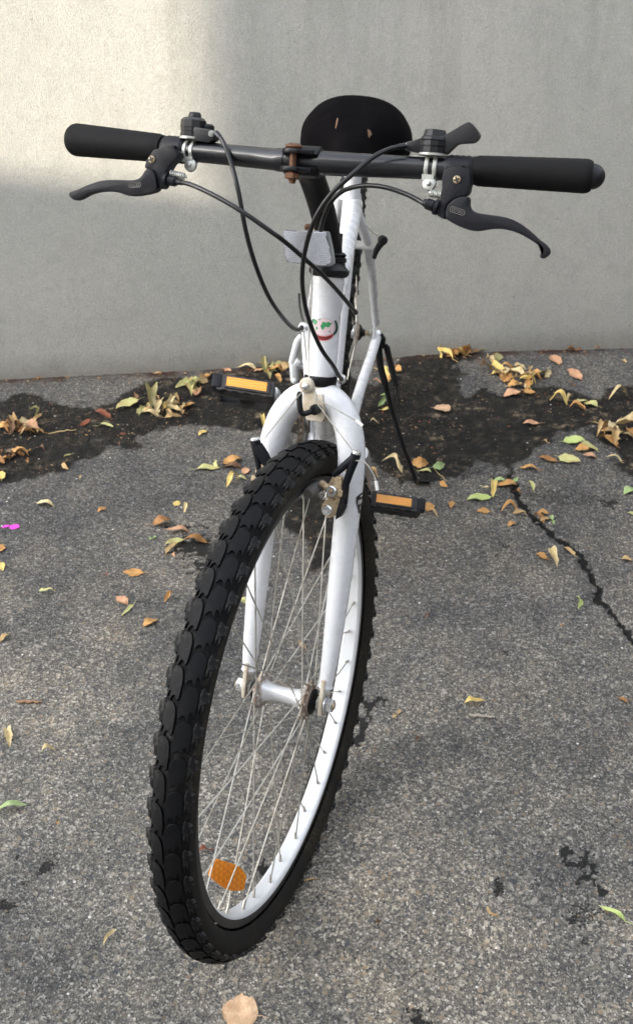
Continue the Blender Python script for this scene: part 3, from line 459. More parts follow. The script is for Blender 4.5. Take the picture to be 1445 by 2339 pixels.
MAT['cable'] = simple('black_cable_housing', (.0035, .0038, .005), .38, 0, .3, 150, .0001, .15, (.05, .045, .036), 300, .68, .8, .35)
MAT['saddle'] = simple('black_saddle_cover', (.0014, .0011, .0018), .75, 0, .3, 30, .0002, 0, spec=.035)
MAT['chrome'] = simple('bright_steel', (.72, .73, .74), .28, .9, .12, 90, .0003, 0, (.30, .20, .11), 120, .58, .78)
MAT['zinc'] = simple('zinc_plated_steel', (.40, .41, .38), .42, .55, .15, 200, .0004, 0, (.25, .19, .11), 170, .62, .8)
MAT['silver'] = simple('painted_silver_plastic', (.68, .71, .74), .36, .25, .12, 90, .0002, .3, (.25, .2, .15), 90, .62, .8)
MAT['alloy'] = simple('hub_alloy', (.74, .75, .76), .30, .65, .1, 60, .0002, .2, (.24, .13, .055), 80, .60, .78)
MAT['grime'] = simple('greasy_brown_dirt', (.19, .11, .052), .8, 0, .5, 260, .0015)

def hub_mat():
    M = MT('grimy_hub_alloy'); n = M.noise(140, 6, .7); s_ = M.n.new('ShaderNodeSeparateXYZ'); M.link(M.co.outputs['Object'], s_.inputs[0])
    ax_ = M.math('ABSOLUTE', s_.outputs[0]); f = M.g(M.math('ADD', ax_, M.math('MULTIPLY', M.math('SUBTRACT', n.outputs[0], .5), .022)), .0245, .031, 0, .85)
    c = M.mix(f, (.72, .735, .76), M.mix(n.outputs[0], (.10, .055, .025), (.30, .19, .10)))
    M.set(base=c, metal=M.math('SUBTRACT', .5, M.math('MULTIPLY', f, .5)), rough=M.g(f, 0, 1, .28, .8)); M.bump(n.outputs[0], .0006, .5); return M.m
MAT['hubm'] = hub_mat()
MAT['spoke'] = simple('galvanised_spoke', (.46, .45, .41), .42, .6, .2, 200, .0001, 0, (.21, .16, .10), 40, .50, .7)
MAT['rim'] = simple('white_rim', (.63, .65, .67), .34, .1, .06, 40, .0002, .3, (.34, .27, .19), 55, .66, .84)
MAT['rimside'] = simple('dark_brake_track', (.030, .030, .031), .5, .1, .15, 120, .0002, 0, (.06, .05, .04), 60, .5, .8)
MAT['goldcad'] = simple('dirty_cadmium_steel', (.45, .35, .22), .50, .35, .4, 220, .001, 0, (.10, .06, .03), 150, .50, .68)
MAT['crank'] = simple('dull_crank_alloy', (.42, .42, .42), .4, .7, .2, 100, .0003)
MAT['pedal'] = simple('dusty_pedal_plastic', (.012, .012, .014), .55, 0, .5, 160, .0006, 0, (.055, .047, .037), 60, .5, .75)
MAT['chain'] = simple('oily_chain_steel', (.10, .07, .045), .45, .6, .5, 300, .0008)
MAT['clearrim'] = simple('smoky_clear_plastic', (.20, .21, .23), .15, .2, .2, 90, .0001, .8); MAT['clear'] = reflector_clear(); MAT['amber'] = amber(); MAT['amber_wheel'] = amber('amber_spoke_reflector', (.80, .26, .012), 200)
MAT['padrub'] = simple('grey_brake_pad', (.10, .095, .09), .8, 0, .5, 300, .001)
def flat(name, c, rough=.45, coat=.3):
    M = MT(name); n = M.noise(120, 3); M.set(base=M.mix(n.outputs[0], tuple(x*.85 for x in c), tuple(min(1, x*1.12) for x in c)), rough=rough, coat=coat); return M.m
MAT['d_pink'] = flat('decal_pink', (.76, .60, .64)); MAT['d_green'] = flat('decal_green', (.035, .30, .10)); MAT['d_dark'] = flat('decal_dark_green', (.012, .055, .03))
MAT['d_red'] = flat('decal_red', (.33, .018, .022)); MAT['d_maroon'] = flat('decal_letter_maroon', (.075, .006, .008)); MAT['d_line'] = flat('decal_line', (.50, .33, .38))
MAT['d_black'] = flat('decal_black', (.010, .010, .011)); MAT['d_white'] = flat('decal_white', (.72, .72, .70)); MAT['d_rim'] = flat('decal_red_outline', (.70, .28, .27))
MAT['dullprint'] = flat('worn_raised_print', (.10, .095, .085)); MAT['tear'] = flat('torn_saddle_foam', (.12, .07, .038), .9, 0)

# ------------------------------------------------------------------ geometry kit
class G:
    def __init__(s): s.v = []; s.f = []; s.mi = []
    def add(s, vs_, fs, mi=0):
        o = len(s.v); s.v += [tuple(q) for q in vs_]; s.f += [tuple(i+o for i in f) for f in fs]; s.mi += [mi]*len(fs); return s
    def ring_surface(s, rings, closed=False, cap0=True, cap1=True, mi=0):
        n = len(rings[0]); vs_ = [p for r in rings for p in r]; fs = []
        N = len(rings); K = N if closed else N-1
        for i in range(K):
            a, b = i*n, ((i+1) % N)*n
            for j in range(n):
                k = (j+1) % n; fs.append((a+j, a+k, b+k, b+j))
        if not closed:
            if cap0: fs.append(tuple(range(n-1, -1, -1)))
            if cap1: fs.append(tuple((N-1)*n+j for j in range(n)))
        return s.add(vs_, fs, mi)
    def tube(s, pts, rad, seg=12, closed=False, caps=True, flat_=None, mi=0):
        pts = [V(p) for p in pts]; N = len(pts)
        if not isinstance(rad, (list, tuple)): rad = [rad]*N
        T = []
        for i in range(N):
            if closed: d = pts[(i+1) % N]-pts[i-1]
            else: d = pts[min(i+1, N-1)]-pts[max(i-1, 0)]
            T.append(d.normalized())
        a = V((0, 0, 1)) if abs(T[0].z) < .9 else V((1, 0, 0))
        if flat_ is not None: a = V(flat_)
        nrm = (a-T[0]*a.dot(T[0])).normalized(); rings = []
        for i in range(N):
            if i:
                q = T[i-1].rotation_difference(T[i]); nrm = q @ nrm; nrm = (nrm-T[i]*nrm.dot(T[i])).normalized()
            b = T[i].cross(nrm); r = rad[i]; ra, rb = (r if isinstance(r, (tuple, list)) else (r, r))
            rings.append([pts[i]+nrm*math.cos(2*math.pi*j/seg)*ra+b*math.sin(2*math.pi*j/seg)*rb for j in range(seg)])
        return s.ring_surface(rings, closed, caps, caps, mi)
    def lathe(s, c, ax, prof, seg=32, caps=True, mi=0):
        c, ax = V(c), V(ax).normalized(); a = V((0, 0, 1)) if abs(ax.z) < .9 else V((1, 0, 0))
        n = (a-ax*a.dot(ax)).normalized(); b = ax.cross(n)
        rings = [[c+ax*t+(n*math.cos(2*math.pi*j/seg)+b*math.sin(2*math.pi*j/seg))*r for j in range(seg)] for t, r in prof]
        return s.ring_surface(rings, False, caps, caps, mi)
    def hex(s, c, ax, h, r, mi=0):
        return s.lathe(c, ax, [(-h/2, r*.88), (-h/2+r*.12, r), (h/2-r*.12, r), (h/2, r*.88)], 6, True, mi)
    def ball(s, c, r, seg=16, mi=0, scl=(1, 1, 1)):
        rings = []
        for i in range(1, seg//2):
            t = math.pi*i/(seg//2); rings.append([V(c)+V((r*math.sin(t)*math.cos(2*math.pi*j/seg)*scl[0], r*math.sin(t)*math.sin(2*math.pi*j/seg)*scl[1], r*math.cos(t)*scl[2])) for j in range(seg)])
        return s.ring_surface(rings[::-1], False, True, True, mi)
    def box(s, c, hx, ax=((1, 0, 0), (0, 1, 0), (0, 0, 1)), mi=0):
        c = V(c); A = [V(a).normalized()*h for a, h in zip(ax, hx)]
        vs_ = [c+A[0]*x+A[1]*y+A[2]*z for x in (-1, 1) for y in (-1, 1) for z in (-1, 1)]
        return s.add(vs_, [(0, 1, 3, 2), (4, 6, 7, 5), (0, 4, 5, 1), (2, 3, 7, 6), (0, 2, 6, 4), (1, 5, 7, 3)], mi)
    def prism(s, poly, d0, d1, mi=0):
        """poly: list of 3D points; extruded between offset vectors d0 and d1"""
        n = len(poly); vs_ = [V(p)+V(d0) for p in poly]+[V(p)+V(d1) for p in poly]
        fs = [tuple(range(n-1, -1, -1)), tuple(range(n, 2*n))]+[(i, (i+1) % n, n+(i+1) % n, n+i) for i in range(n)]
        return s.add(vs_, fs, mi)
    def mesh(s, name, mats, smooth=.65, bevel=None):
        me = bpy.data.meshes.new(name); me.from_pydata([tuple(q) for q in s.v], [], s.f)
        for mm in (mats if isinstance(mats, (list, tuple)) else [mats]): me.materials.append(mm)
        me.polygons.foreach_set('material_index', s.mi)
        bm = bmesh.new(); bm.from_mesh(me)
        bmesh.ops.recalc_face_normals(bm, faces=bm.faces)
        if bevel:
            es = [e for e in bm.edges if len(e.link_faces) == 2 and e.calc_face_angle(0) > .7]
            bmesh.ops.bevel(bm, geom=es, offset=bevel, segments=2, affect='EDGES', profile=.6, clamp_overlap=True)
        for f in bm.faces: f.smooth = True
        for e in bm.edges:
            if len(e.link_faces) == 2 and e.calc_face_angle(0) > smooth: e.smooth = False
        bm.to_mesh(me); bm.free(); return me
WM = {}
def frm(d):
    m = Matrix((V(d['x']), V(d['y']), V(d['z']))).transposed().to_4x4(); m.translation = V(d['o']); return m
FS, FB, FW = frm(MS), frm(MB), Matrix.Identity(4)
def empty(name, mat, parent=None):
    o = bpy.data.objects.new(name, None); o.empty_display_size = .1; col.objects.link(o); WM[o.name] = mat.copy(); fix(o, parent); return o
def fix(o, parent):
    if parent is None: o.matrix_basis = WM[o.name]
    else:
        o.parent = parent; o.matrix_parent_inverse = Matrix.Identity(4); o.matrix_basis = WM[parent.name].inverted() @ WM[o.name]
def ob(name, me, frame=None, parent=None, **k):
    o = bpy.data.objects.new(name, me); col.objects.link(o); WM[o.name] = (frame or FW).copy(); fix(o, parent)
    for a, v in k.items(): o[a] = v
    return o
def mk(name, g, mat, frame, parent, bevel=None, smooth=.65, **k):
    return ob(name, g.mesh(name, mat, smooth, bevel), frame, parent, **k)
def S(u, f, h): return V((u, -f, h))          # steering-assembly and bicycle frames: right, forward, up
def spline(pts, n=6, closed=False):
    P_ = [V(p) for p in pts]; N = len(P_); out = []
    K = N if closed else N-1
    for i in range(K):
        if closed: p0, p1, p2, p3 = P_[i-1], P_[i], P_[(i+1) % N], P_[(i+2) % N]
        else: p0, p1, p2, p3 = P_[max(i-1, 0)], P_[i], P_[i+1], P_[min(i+2, N-1)]
        for j in range(n):
            t = j/n; out.append(.5*((2*p1)+(p2-p0)*t+(2*p0-5*p1+4*p2-p3)*t*t+(3*p1-p0-3*p2+p3)*t**3))
    if not closed: out.append(P_[-1])
    return out
def lerp(a, b, t): return a+(b-a)*t

# ------------------------------------------------------------------ numpy noise
def vn(x, y, scale, seed):
    x = x*scale; y = y*scale; xi = np.floor(x).astype(np.int64); yi = np.floor(y).astype(np.int64); fx, fy = x-xi, y-yi
    def h(a, b):
        n = (a*374761393+b*668265263+seed*974634777) & 0xffffffff
        n = ((n ^ (n >> 13))*1274126177) & 0xffffffff
        return ((n ^ (n >> 16)) & 0xffff)/65535.0
    sx, sy = fx*fx*(3-2*fx), fy*fy*(3-2*fy)
    a = h(xi, yi)*(1-sx)+h(xi+1, yi)*sx; b = h(xi, yi+1)*(1-sx)+h(xi+1, yi+1)*sx
    return a*(1-sy)+b*sy
def fbm(x, y, scale, seed, oct_=4, gain=.55):
    s = 0; a = 1; t = 0
    for i in range(oct_): s = s+a*vn(x, y, scale*2**i, seed+i*17); t += a; a *= gain
    return s/t
def sdpoly(x, y, poly):
    P_ = np.array(poly); n = len(P_); d = np.full(x.shape, 1e9); ins = np.zeros(x.shape, bool)
    for i in range(n):
        a, b = P_[i], P_[(i+1) % n]; e = b-a; wx, wy = x-a[0], y-a[1]
        t = np.clip((wx*e[0]+wy*e[1])/(e@e+1e-12), 0, 1); d = np.minimum(d, np.hypot(wx-e[0]*t, wy-e[1]*t))
        c = ((a[1] <= y) & (b[1] > y)) | ((b[1] <= y) & (a[1] > y))
        with np.errstate(divide='ignore', invalid='ignore'):
            xx = a[0]+(y-a[1])/(e[1] if e[1] != 0 else 1e-9)*e[0]
        ins ^= c & (x < xx)
    return np.where(ins, -d, d)
def sdline(x, y, pts, wd=None):
    P_ = np.array(pts); d = np.full(x.shape, 1e9)
    for i in range(len(P_)-1):
        a, b = P_[i], P_[i+1]; e = b-a; t = np.clip(((x-a[0])*e[0]+(y-a[1])*e[1])/(e@e), 0, 1)
        dd = np.hypot(x-a[0]-e[0]*t, y-a[1]-e[1]*t)
        if wd is not None: dd = dd-(wd[i]*(1-t)+wd[i+1]*t)*.5
        d = np.minimum(d, dd)
    return d
sst = lambda a, b, t: (lambda q: q*q*(3-2*q))(np.clip((t-a)/(b-a), 0, 1))
W0, W1 = np.array(WALL[0][:2]), np.array(WALL[1][:2]); WD = (W1-W0)/np.linalg.norm(W1-W0); WN = np.array([WD[1], -WD[0]])  # towards camera
def walldist(x, y): return (x-W0[0])*WN[0]+(y-W0[1])*WN[1]
def masks(x, y):
    wx = x+(fbm(x, y, 14, 3)-.5)*.11+(fbm(x, y, 70, 5)-.5)*.03; wy = y+(fbm(x, y, 14, 8)-.5)*.11+(fbm(x, y, 70, 9)-.5)*.03
    moss = np.zeros_like(x)
    for i, po in enumerate(MOSS):
        dd = sdpoly(wx, wy, po); moss = np.maximum(moss, sst(.012, -.022, dd)*(1 if i < 2 else .85))
    # threadbare middle of the moss strip
    holes = sst(.62, .74, fbm(x, y, 9, 31))*sst(.02, -.06, sdpoly(wx, wy, MOSS[0]))
    moss = moss*(1-.40*holes)
    tan = .8*sst(.62, .74, fbm(x, y*2.2, 16, 41, 5, .65))*moss
    cx = x+(fbm(x, y, 60, 21)-.5)*.022; cy = y+(fbm(x, y, 60, 22)-.5)*.022
    crack = sst(.004, -.001, sdline(cx, cy, CRACK, CRACKW)-(fbm(x, y, 120, 23)-.5)*.016-.0015)
    crack = np.maximum(crack, .7*sst(.003, 0, sdline(cx, cy, CRACK2)-.0015))
    spot = np.zeros_like(x)
    for sx, sy, rx, ry, a in SPOTS:
        d = np.hypot((x-sx)/rx, (y-sy)/ry); n = fbm(x, y, 90, 51, 4, .7); n2 = vn(x, y, 230, 61)
        spot = np.maximum(spot, a*sst(.05, -.10, d-1.02+(n-.5)*1.5+(vn(x, y, 150, 63)-.5)*1.3))
    foot = sst(.045, .005, walldist(x, y)-(fbm(x, y, 25, 77)-.5)*.03)
    return moss, tan, crack, spot, foot
def height(x, y, fine=True):
    z = .012*np.exp(-((x-.3)/.38)**2)*sst(.45, .0, walldist(x, y))*sst(-.3, .3, y)
    z = z+(fbm(x, y, 3, 91, 3)-.5)*.006
    z = z-(.006*np.exp(-((x)/.25)**2-((y+1.1)/.3)**2))*0
    if fine:
        moss, tan, crack, spot, foot = masks(x, y)
        z = z+(vn(x, y, 90, 95)-.5)*.0016+(vn(x, y, 160, 96)-.5)*.0014
        z = z+moss*((fbm(x, y, 45, 97, 4, .7)-.45)*.013)
        z = z-crack*.009-spot*.0012
        return z, moss, tan, crack, spot, foot
    return z
GZ = float(height(np.array([0.]), np.array([-1.09]), False)[0])-.0022

# ------------------------------------------------------------------ ground
def build_ground():
    st = .0052
    xs = np.concatenate([-1.0-np.geomspace(40, .01, 26), np.arange(-1.0, 1.05, st), 1.06+np.geomspace(.01, 40, 26)])
    ys = np.concatenate([-1.46-np.geomspace(40, .01, 26), np.arange(-1.46, .74, st), .75+np.geomspace(.01, 8, 12)])
    X, Y = np.meshgrid(xs, ys); x, y = X.ravel(), Y.ravel()
    z, moss, tan, crack, spot, foot = height(x, y)
    far = np.maximum(np.maximum(np.abs(x)-1.1, 0), np.maximum(-y-1.5, 0)); z = z*np.clip(1-far, 0, 1)
    z = z-GZ
    co = np.stack([x, y, z], 1); nx, ny = len(xs), len(ys)
    i = np.arange((ny-1)*(nx-1)); r, c = i//(nx-1), i % (nx-1); a = r*nx+c
    fc = np.stack([a, a+1, a+nx+1, a+nx], 1)
    me = bpy.data.meshes.new('asphalt_ground'); me.vertices.add(len(co)); me.vertices.foreach_set('co', co.ravel())
    me.loops.add(fc.size); me.loops.foreach_set('vertex_index', fc.ravel().astype(np.int32)); me.polygons.add(len(fc))
    me.polygons.foreach_set('loop_start', np.arange(0, fc.size, 4, dtype=np.int32)); me.polygons.foreach_set('use_smooth', np.ones(len(fc), bool))
    me.update()
    for nm, v in (('moss', moss), ('tan', tan), ('crack', crack), ('spot', spot), ('foot', foot), ('tinted', np.clip(sst(-.35, -1.25, y+.55*(fbm(x, y, 2.2, 201)-.5)*1.6-.12*np.abs(x-.1))+.35*sst(.5, .7, fbm(x, y, 3, 203))*sst(.0, -.4, y), 0, 1))):
        at = me.attributes.new(nm, 'FLOAT', 'POINT'); at.data.foreach_set('value', v.astype(np.float32))
    M = MT('weathered_asphalt')
    big = M.noise(1.7, 4, .55); mid = M.noise(9, 6, .65); sm = M.noise(60, 5, .7); vf = M.noise(520, 3, .6)
    v1 = M.voro(270); v2 = M.voro(100); v3 = M.voro(520); wn = M.n.new('ShaderNodeTexWhiteNoise'); M.link(v1.outputs['Color'], wn.inputs[0])
    s1 = M.n.new('ShaderNodeSeparateColor'); M.link(v1.outputs['Color'], s1.inputs[0])
    s2 = M.n.new('ShaderNodeSeparateColor'); M.link(v2.outputs['Color'], s2.inputs[0])
    s3 = M.n.new('ShaderNodeSeparateColor'); M.link(v3.outputs['Color'], s3.inputs[0])
    grain = M.ramp(s1.outputs[0], [(0, (.020, .023, .030)), (.18, (.044, .048, .057)), (.38, (.078, .077, .076)), (.58, (.122, .117, .107)), (.76, (.180, .168, .145)), (.90, (.28, .268, .245)), (1, (.50, .49, .47))])
    grain2 = M.ramp(s3.outputs[1], [(0, (.033, .034, .038)), (.4, (.090, .088, .085)), (.75, (.165, .157, .142)), (.93, (.30, .292, .275)), (1, (.60, .59, .57))])
    c = M.mix(.5, grain, grain2)
    stone = M.ramp(s2.outputs[0], [(0, (.045, .055, .075)), (.3, (.09, .088, .085)), (.6, (.20, .155, .11)), (.85, (.26, .23, .19)), (1, (.38, .36, .33))])
    stm = M.math('MULTIPLY', M.g(s2.outputs[1], .66, .68), M.g(v2.outputs['Distance'], .42, .30))
    c = M.mix(M.math('MULTIPLY', stm, .75), c, stone)
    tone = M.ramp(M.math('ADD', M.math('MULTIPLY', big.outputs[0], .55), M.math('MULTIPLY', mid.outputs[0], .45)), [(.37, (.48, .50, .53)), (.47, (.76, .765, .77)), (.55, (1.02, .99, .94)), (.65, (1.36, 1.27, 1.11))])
    c = M.mix(1.0, c, tone, 'MULTIPLY'); broad_noise = M.noise(.75, 2, .5); c = M.mix(1.0, c, M.mix(M.g(M.attr('tinted'), 0, 1), (.80, .805, .815), (1.50, 1.455, 1.36)), 'MULTIPLY')  # asphalt multiplied paler towards the camera, plus random patches
    c = M.mix(M.g(sm.outputs[0], .55, .75, 0, .5), c, (.05, .05, .052))
    fz = M.noise(150, 6, .72)
    def crisp(nm, lo, hi, amp, n_): return M.g(M.math('ADD', M.attr(nm), M.math('MULTIPLY', M.math('SUBTRACT', n_.outputs[0], .5), amp)), lo, hi)
    fy = M.noise(260, 4, .7); ms = crisp('moss', .06, .62, .9, fz); spotm = crisp('spot', .48, .68, 1.9, fy); crackm = crisp('crack', .30, .50, .8, fz)
    cr = M.noise(34, 8, .78); mossc = M.ramp(cr.outputs[0], [(.34, (.003, .003, .003)), (.50, (.0075, .007, .006)), (.58, (.022, .019, .014)), (.66, (.060, .050, .034)), (.76, (.12, .10, .07))])
    mm = M.math('MULTIPLY', ms, M.g(sm.outputs[0], .90, .60, .72, 1.0), True)
    c = M.mix(mm, c, mossc)
    c = M.mix(M.math('MULTIPLY', M.attr('tan'), M.g(sm.outputs[0], .45, .6), True), c, (.21, .165, .11))
    litter = M.ramp(v1.outputs['Distance'], [(0, (.06, .026, .015)), (1, (.014, .010, .008))])
    c = M.mix(M.math('MULTIPLY', M.attr('foot'), M.g(mid.outputs[0], .42, .56), True), c, litter)
    c = M.mix(M.math('MULTIPLY', crackm, .96), c, (.005, .005, .005))
    c = M.mix(M.math('MULTIPLY', spotm, .96), c, (.005, .005, .005))
    wh = M.voro(55); sw = M.n.new('ShaderNodeSeparateColor'); M.link(wh.outputs['Color'], sw.inputs[0])
    c = M.mix(M.math('MULTIPLY', M.g(sw.outputs[0], .90, .92), M.g(wh.outputs['Distance'], .13, .09)), c, (.62, .60, .56))
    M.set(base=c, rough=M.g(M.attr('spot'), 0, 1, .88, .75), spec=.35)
    b1 = M.bump(v1.outputs['Distance'], .0022, .8); b2 = M.bump(sm.outputs[0], .004, .6, b1); M.bump(vf.outputs[0], .0012, .7, b2)
    me.materials.append(M.m)
    o = bpy.data.objects.new('asphalt_ground', me); col.objects.link(o); o['kind'] = 'structure'; return o
build_ground()
def zat(x, y):
    z = height(np.array([float(x)]), np.array([float(y)]))[0][0]-GZ; return float(z)

# ------------------------------------------------------------------ rendered wall
def build_wall():
    d, n = V((WD[0], WD[1], 0)), V((WN[0], WN[1], 0)); base = V((*W0, 0))
    g = G(); L0, L1, H, T = -5.5, 7.0, 2.35, .24
    st = 60; rows = []
    for k in range(2):
        pass
    a = base+d*L0; b = base+d*L1
    vs_ = [a+V((0, 0, -.15)), b+V((0, 0, -.15)), b+V((0, 0, H)), a+V((0, 0, H))]
    g.prism(vs_, -n*T, V((0, 0, 0)))
    M = MT('grey_cement_render')
    f1 = M.noise(330, 5, .75); f2 = M.noise(900, 2, .6); blot = M.noise(1.3, 5, .6, stretch=(1, 1, .55)); st_ = M.noise(3.2, 5, .65, stretch=(2.2, 2.2, .28)); cl = M.noise(10, 6, .7)
    sep = M.n.new('ShaderNodeSeparateXYZ'); M.link(M.co.outputs['Object'], sep.inputs[0])
    c = M.ramp(f1.outputs[0], [(.27, (.235, .240, .228)), (.44, (.395, .400, .384)), (.57, (.452, .456, .437)), (.74, (.64, .638, .61))])
    tone = M.ramp(blot.outputs[0], [(.36, (.84, .86, .87)), (.5, (.97, .98, .97)), (.64, (1.08, 1.07, 1.03))]); c = M.mix(1, c, tone, 'MULTIPLY')
    drip = M.math('MULTIPLY', M.g(st_.outputs[0], .46, .66), M.g(sep.outputs[2], .35, 1.05, .06, .75)); c = M.mix(drip, c, (.215, .22, .20))
    cl2 = M.g(cl.outputs[0], .50, .72, 0, .30); c = M.mix(cl2, c, (.29, .285, .26)); m2 = M.noise(42, 5, .7); c = M.mix(M.g(m2.outputs[0], .52, .72, 0, .28), c, (.26, .265, .25)); c = M.mix(M.g(m2.outputs[0], .48, .30, 0, .22), c, (.52, .525, .50))
    # darker towards the ground, with an uneven upper edge
    ft = M.math('MULTIPLY', M.g(M.math('ADD', sep.outputs[2], M.math('MULTIPLY', M.math('SUBTRACT', cl.outputs[0], .5), .10)), .075, .0), .55, True); c = M.mix(ft, c, (.15, .135, .11))
    sp = M.voro(34); spc = M.n.new('ShaderNodeSeparateColor'); M.link(sp.outputs['Color'], spc.inputs[0])
    c = M.mix(M.math('MULTIPLY', M.g(spc.outputs[0], .93, .94), M.g(sp.outputs['Distance'], .12, .05, 0, .6)), c, (.12, .11, .10))
    pit = M.noise(150, 3, .6); c = M.mix(M.g(pit.outputs[0], .62, .74, 0, .45), c, (.22, .22, .205)); lt = M.noise(210, 3, .6); c = M.mix(M.g(lt.outputs[0], .60, .74, 0, .5), c, (.62, .62, .60))
    M.set(base=c, rough=.93, spec=.25); b = M.bump(f1.outputs[0], .0042, 1.0); b2 = M.bump(f2.outputs[0], .0012, .6, b); M.bump(cl.outputs[0], .006, .4, b2)
    o = mk('rendered_wall', g, M.m, FW, None, label='plain grey cement-rendered wall behind the bicycle, sunlit at upper left', category='wall')
    return o
wall = build_wall()

# ------------------------------------------------------------------ house shapes added behind the camera to block the sun around the wall patch
def shade_side():
    b = simple('shade_house_render', (.46, .44, .40), .9, 0, .08, 6, .004)
    dk = flat('dark_window_glass', (.03, .035, .04), .1, 1); fr = flat('window_frame_white', (.7, .7, .68))
    rf = simple('brown_roof_edge', (.10, .06, .045), .8)
    y0 = -4.2
    def house(name, x0, x1, h, wins, lab):
        e = empty(name, Matrix.Translation((0.5*(x0+x1), y0, 0))); e['label'] = lab; e['category'] = 'house'
        g = G(); g.box(((x0+x1)/2, y0-2.5, h/2), ((x1-x0)/2, 2.5, h/2)); mk('wall', g, b, FW, e)
        g = G(); g.box(((x0+x1)/2, y0-2.5, h+.03), ((x1-x0)/2+.04, 2.54, .03)); mk('roof', g, rf, FW, e)
        for wx, wz in wins:
            g = G(); g.box((wx, y0+.02, wz), (.55, .03, .65)); w_ = mk('window', g, fr, FW, e)
            g = G(); g.box((wx, y0+.055, wz), (.47, .012, .57)); mk('pane', g, dk, FW, w_)
    return house, y0
house, HY = shade_side()
def proj_sun(px, py, pz, y): 
    t = (y-py)/sd.y; return px+sd.x*t, pz+sd.z*t
ex, ez = proj_sun(-.325, .445, .450, HY)
print('edge', ex, ez)
house('added_shade_house', ex, 3.6, ez+1.3, [(ex+1.2, 1.5), (ex+3.6, 1.5)], 'tall pale house shape added out of view to shade the yard')  # added occluder: keeps the sun off everything right of the patch
def shade_fence():  # unseen fence, added to cut sky light from the right
    e = empty('added_shade_fence', Matrix.Translation((2.75, -1.8, 0))); e['label'] = 'dark brown board fence added out of view to cut light from the right'; e['category'] = 'fence'
    fm = simple('dark_fence_stain', (.055, .035, .024), .8, 0, .4, 20, .001); g0 = G(); g0.box((0, 0, 1.15), (.012, .070, 1.15)); bme = g0.mesh('board', fm)
    for i in range(34): ob('board', bme, Matrix.Translation((2.75+(.006 if i % 2 else 0), -4.3+i*.146, -.01)), e)
    for z in (.35, 1.9): g = G(); g.box((2.785, -1.9, z), (.02, 2.45, .045)); mk('rail', g, fm, FW, e)
shade_fence()
house('added_shade_annex', ex-5.0, ex-.004, ez-.075, [(ex-2.5, 1.3)], 'low flat-roofed block added out of view to bound the sun patch')  # added occluder: its roof line sets the lower edge of the patch

# ================================================================== the bicycle
BK = empty('bicycle', Matrix.Translation((0.02, -0.5, 0)))
BK['label'] = 'old white mountain bicycle with black handlebar standing on its kickstand, front wheel turned'
BK['category'] = 'bicycle'
OFF, PH, WR = P['off'], P['ph'], P['wr']
rng = random.Random(4)

# ---- wheels
def tread_mesh(kind):
    if kind == 'scale': o = [(1, -12), (.6, 0), (1.4, 9), (3.6, 15), (7.5, 19), (12, 20), (16.5, 18.5), (19.3, 14.5), (20.2, 8), (20.2, 0), (19.6, -13), (17.8, -8.5), (15.6, -6), (13.8, -7), (13, -17), (11, -12), (8.4, -9.8), (5.4, -10.6), (3, -14.5)]
    else: o = [(21.6, 9), (22.6, 14), (25, 16.5), (26.2, 15.5), (27.0, 12.5), (30.6, 12.5), (31.2, 11), (31.2, 1.5), (30.4, .5), (27.4, 1.0), (26.9, 0), (26.6, -9), (25.4, -4), (24.2, -1.5), (23.2, -9), (22.0, -1)]
    bm = bmesh.new(); f = bm.faces.new([bm.verts.new((a*(.91 if kind == 'scale' else 1)-(0 if kind == 'scale' else 1.6), b, 0)) for a, b in o])
    bmesh.ops.triangulate(bm, faces=bm.faces[:]); bmesh.ops.subdivide_edges(bm, edges=[e for e in bm.edges if e.calc_length() > 7], cuts=1, use_grid_fill=False); bmesh.ops.triangulate(bm, faces=bm.faces[:])
    cx = sum(a for a, b in o)/len(o); cy = sum(b for a, b in o)/len(o)
    bnd = {v for e in bm.edges if len(e.link_faces) == 1 for v in e.verts}
    hi = 2.0 if kind == 'scale' else 2.3
    out_ = 0 if kind == 'scale' else 2.9
    o = [(a*.91, b) for a, b in o] if kind == 'scale' else [(a-1.6, b) for a, b in o]
    top = list(bm.faces); ret = bmesh.ops.extrude_face_region(bm, geom=top)
    nv = [g for g in ret['geom'] if isinstance(g, bmesh.types.BMVert)]
    tops = set(nv)
    r2 = bmesh.ops.extrude_face_region(bm, geom=[g for g in ret['geom'] if isinstance(g, bmesh.types.BMFace)])
    top2 = {g for g in r2['geom'] if isinstance(g, bmesh.types.BMVert)}
    for v in bm.verts:
        a, b = v.co.x, v.co.y
        if v in top2:
            z = hi; d = math.hypot(a-cx, b-cy)+1e-6; k = max(0, 1-.55/d); a, b = cx+(a-cx)*k, cy+(b-cy)*k
        elif v in tops: z = hi-.55
        else: z = -1.2
        z += out_*max(0, min(1, (a-24.8)/1.2)) if z > 0 else 0; r = .0236+z/1000; q = (a/1000)/.0252; t = (b/1000)/WR
        rad = .3035+r*math.cos(q); x = r*math.sin(q)
        v.co = V((x, -rad*math.cos(t), rad*math.sin(t)))
    bmesh.ops.recalc_face_normals(bm, faces=bm.faces)
    me = bpy.data.meshes.new('tread_'+kind); bm.to_mesh(me); bm.free(); me.materials.append(MAT['tyre'])
    bm = bmesh.new(); bm.from_mesh(me)
    for f_ in bm.faces: f_.smooth = True
    for e_ in bm.edges:
        if len(e_.link_faces) == 2 and e_.calc_face_angle(0) > .6: e_.smooth = False
    bm.to_mesh(me); bm.free(); return me
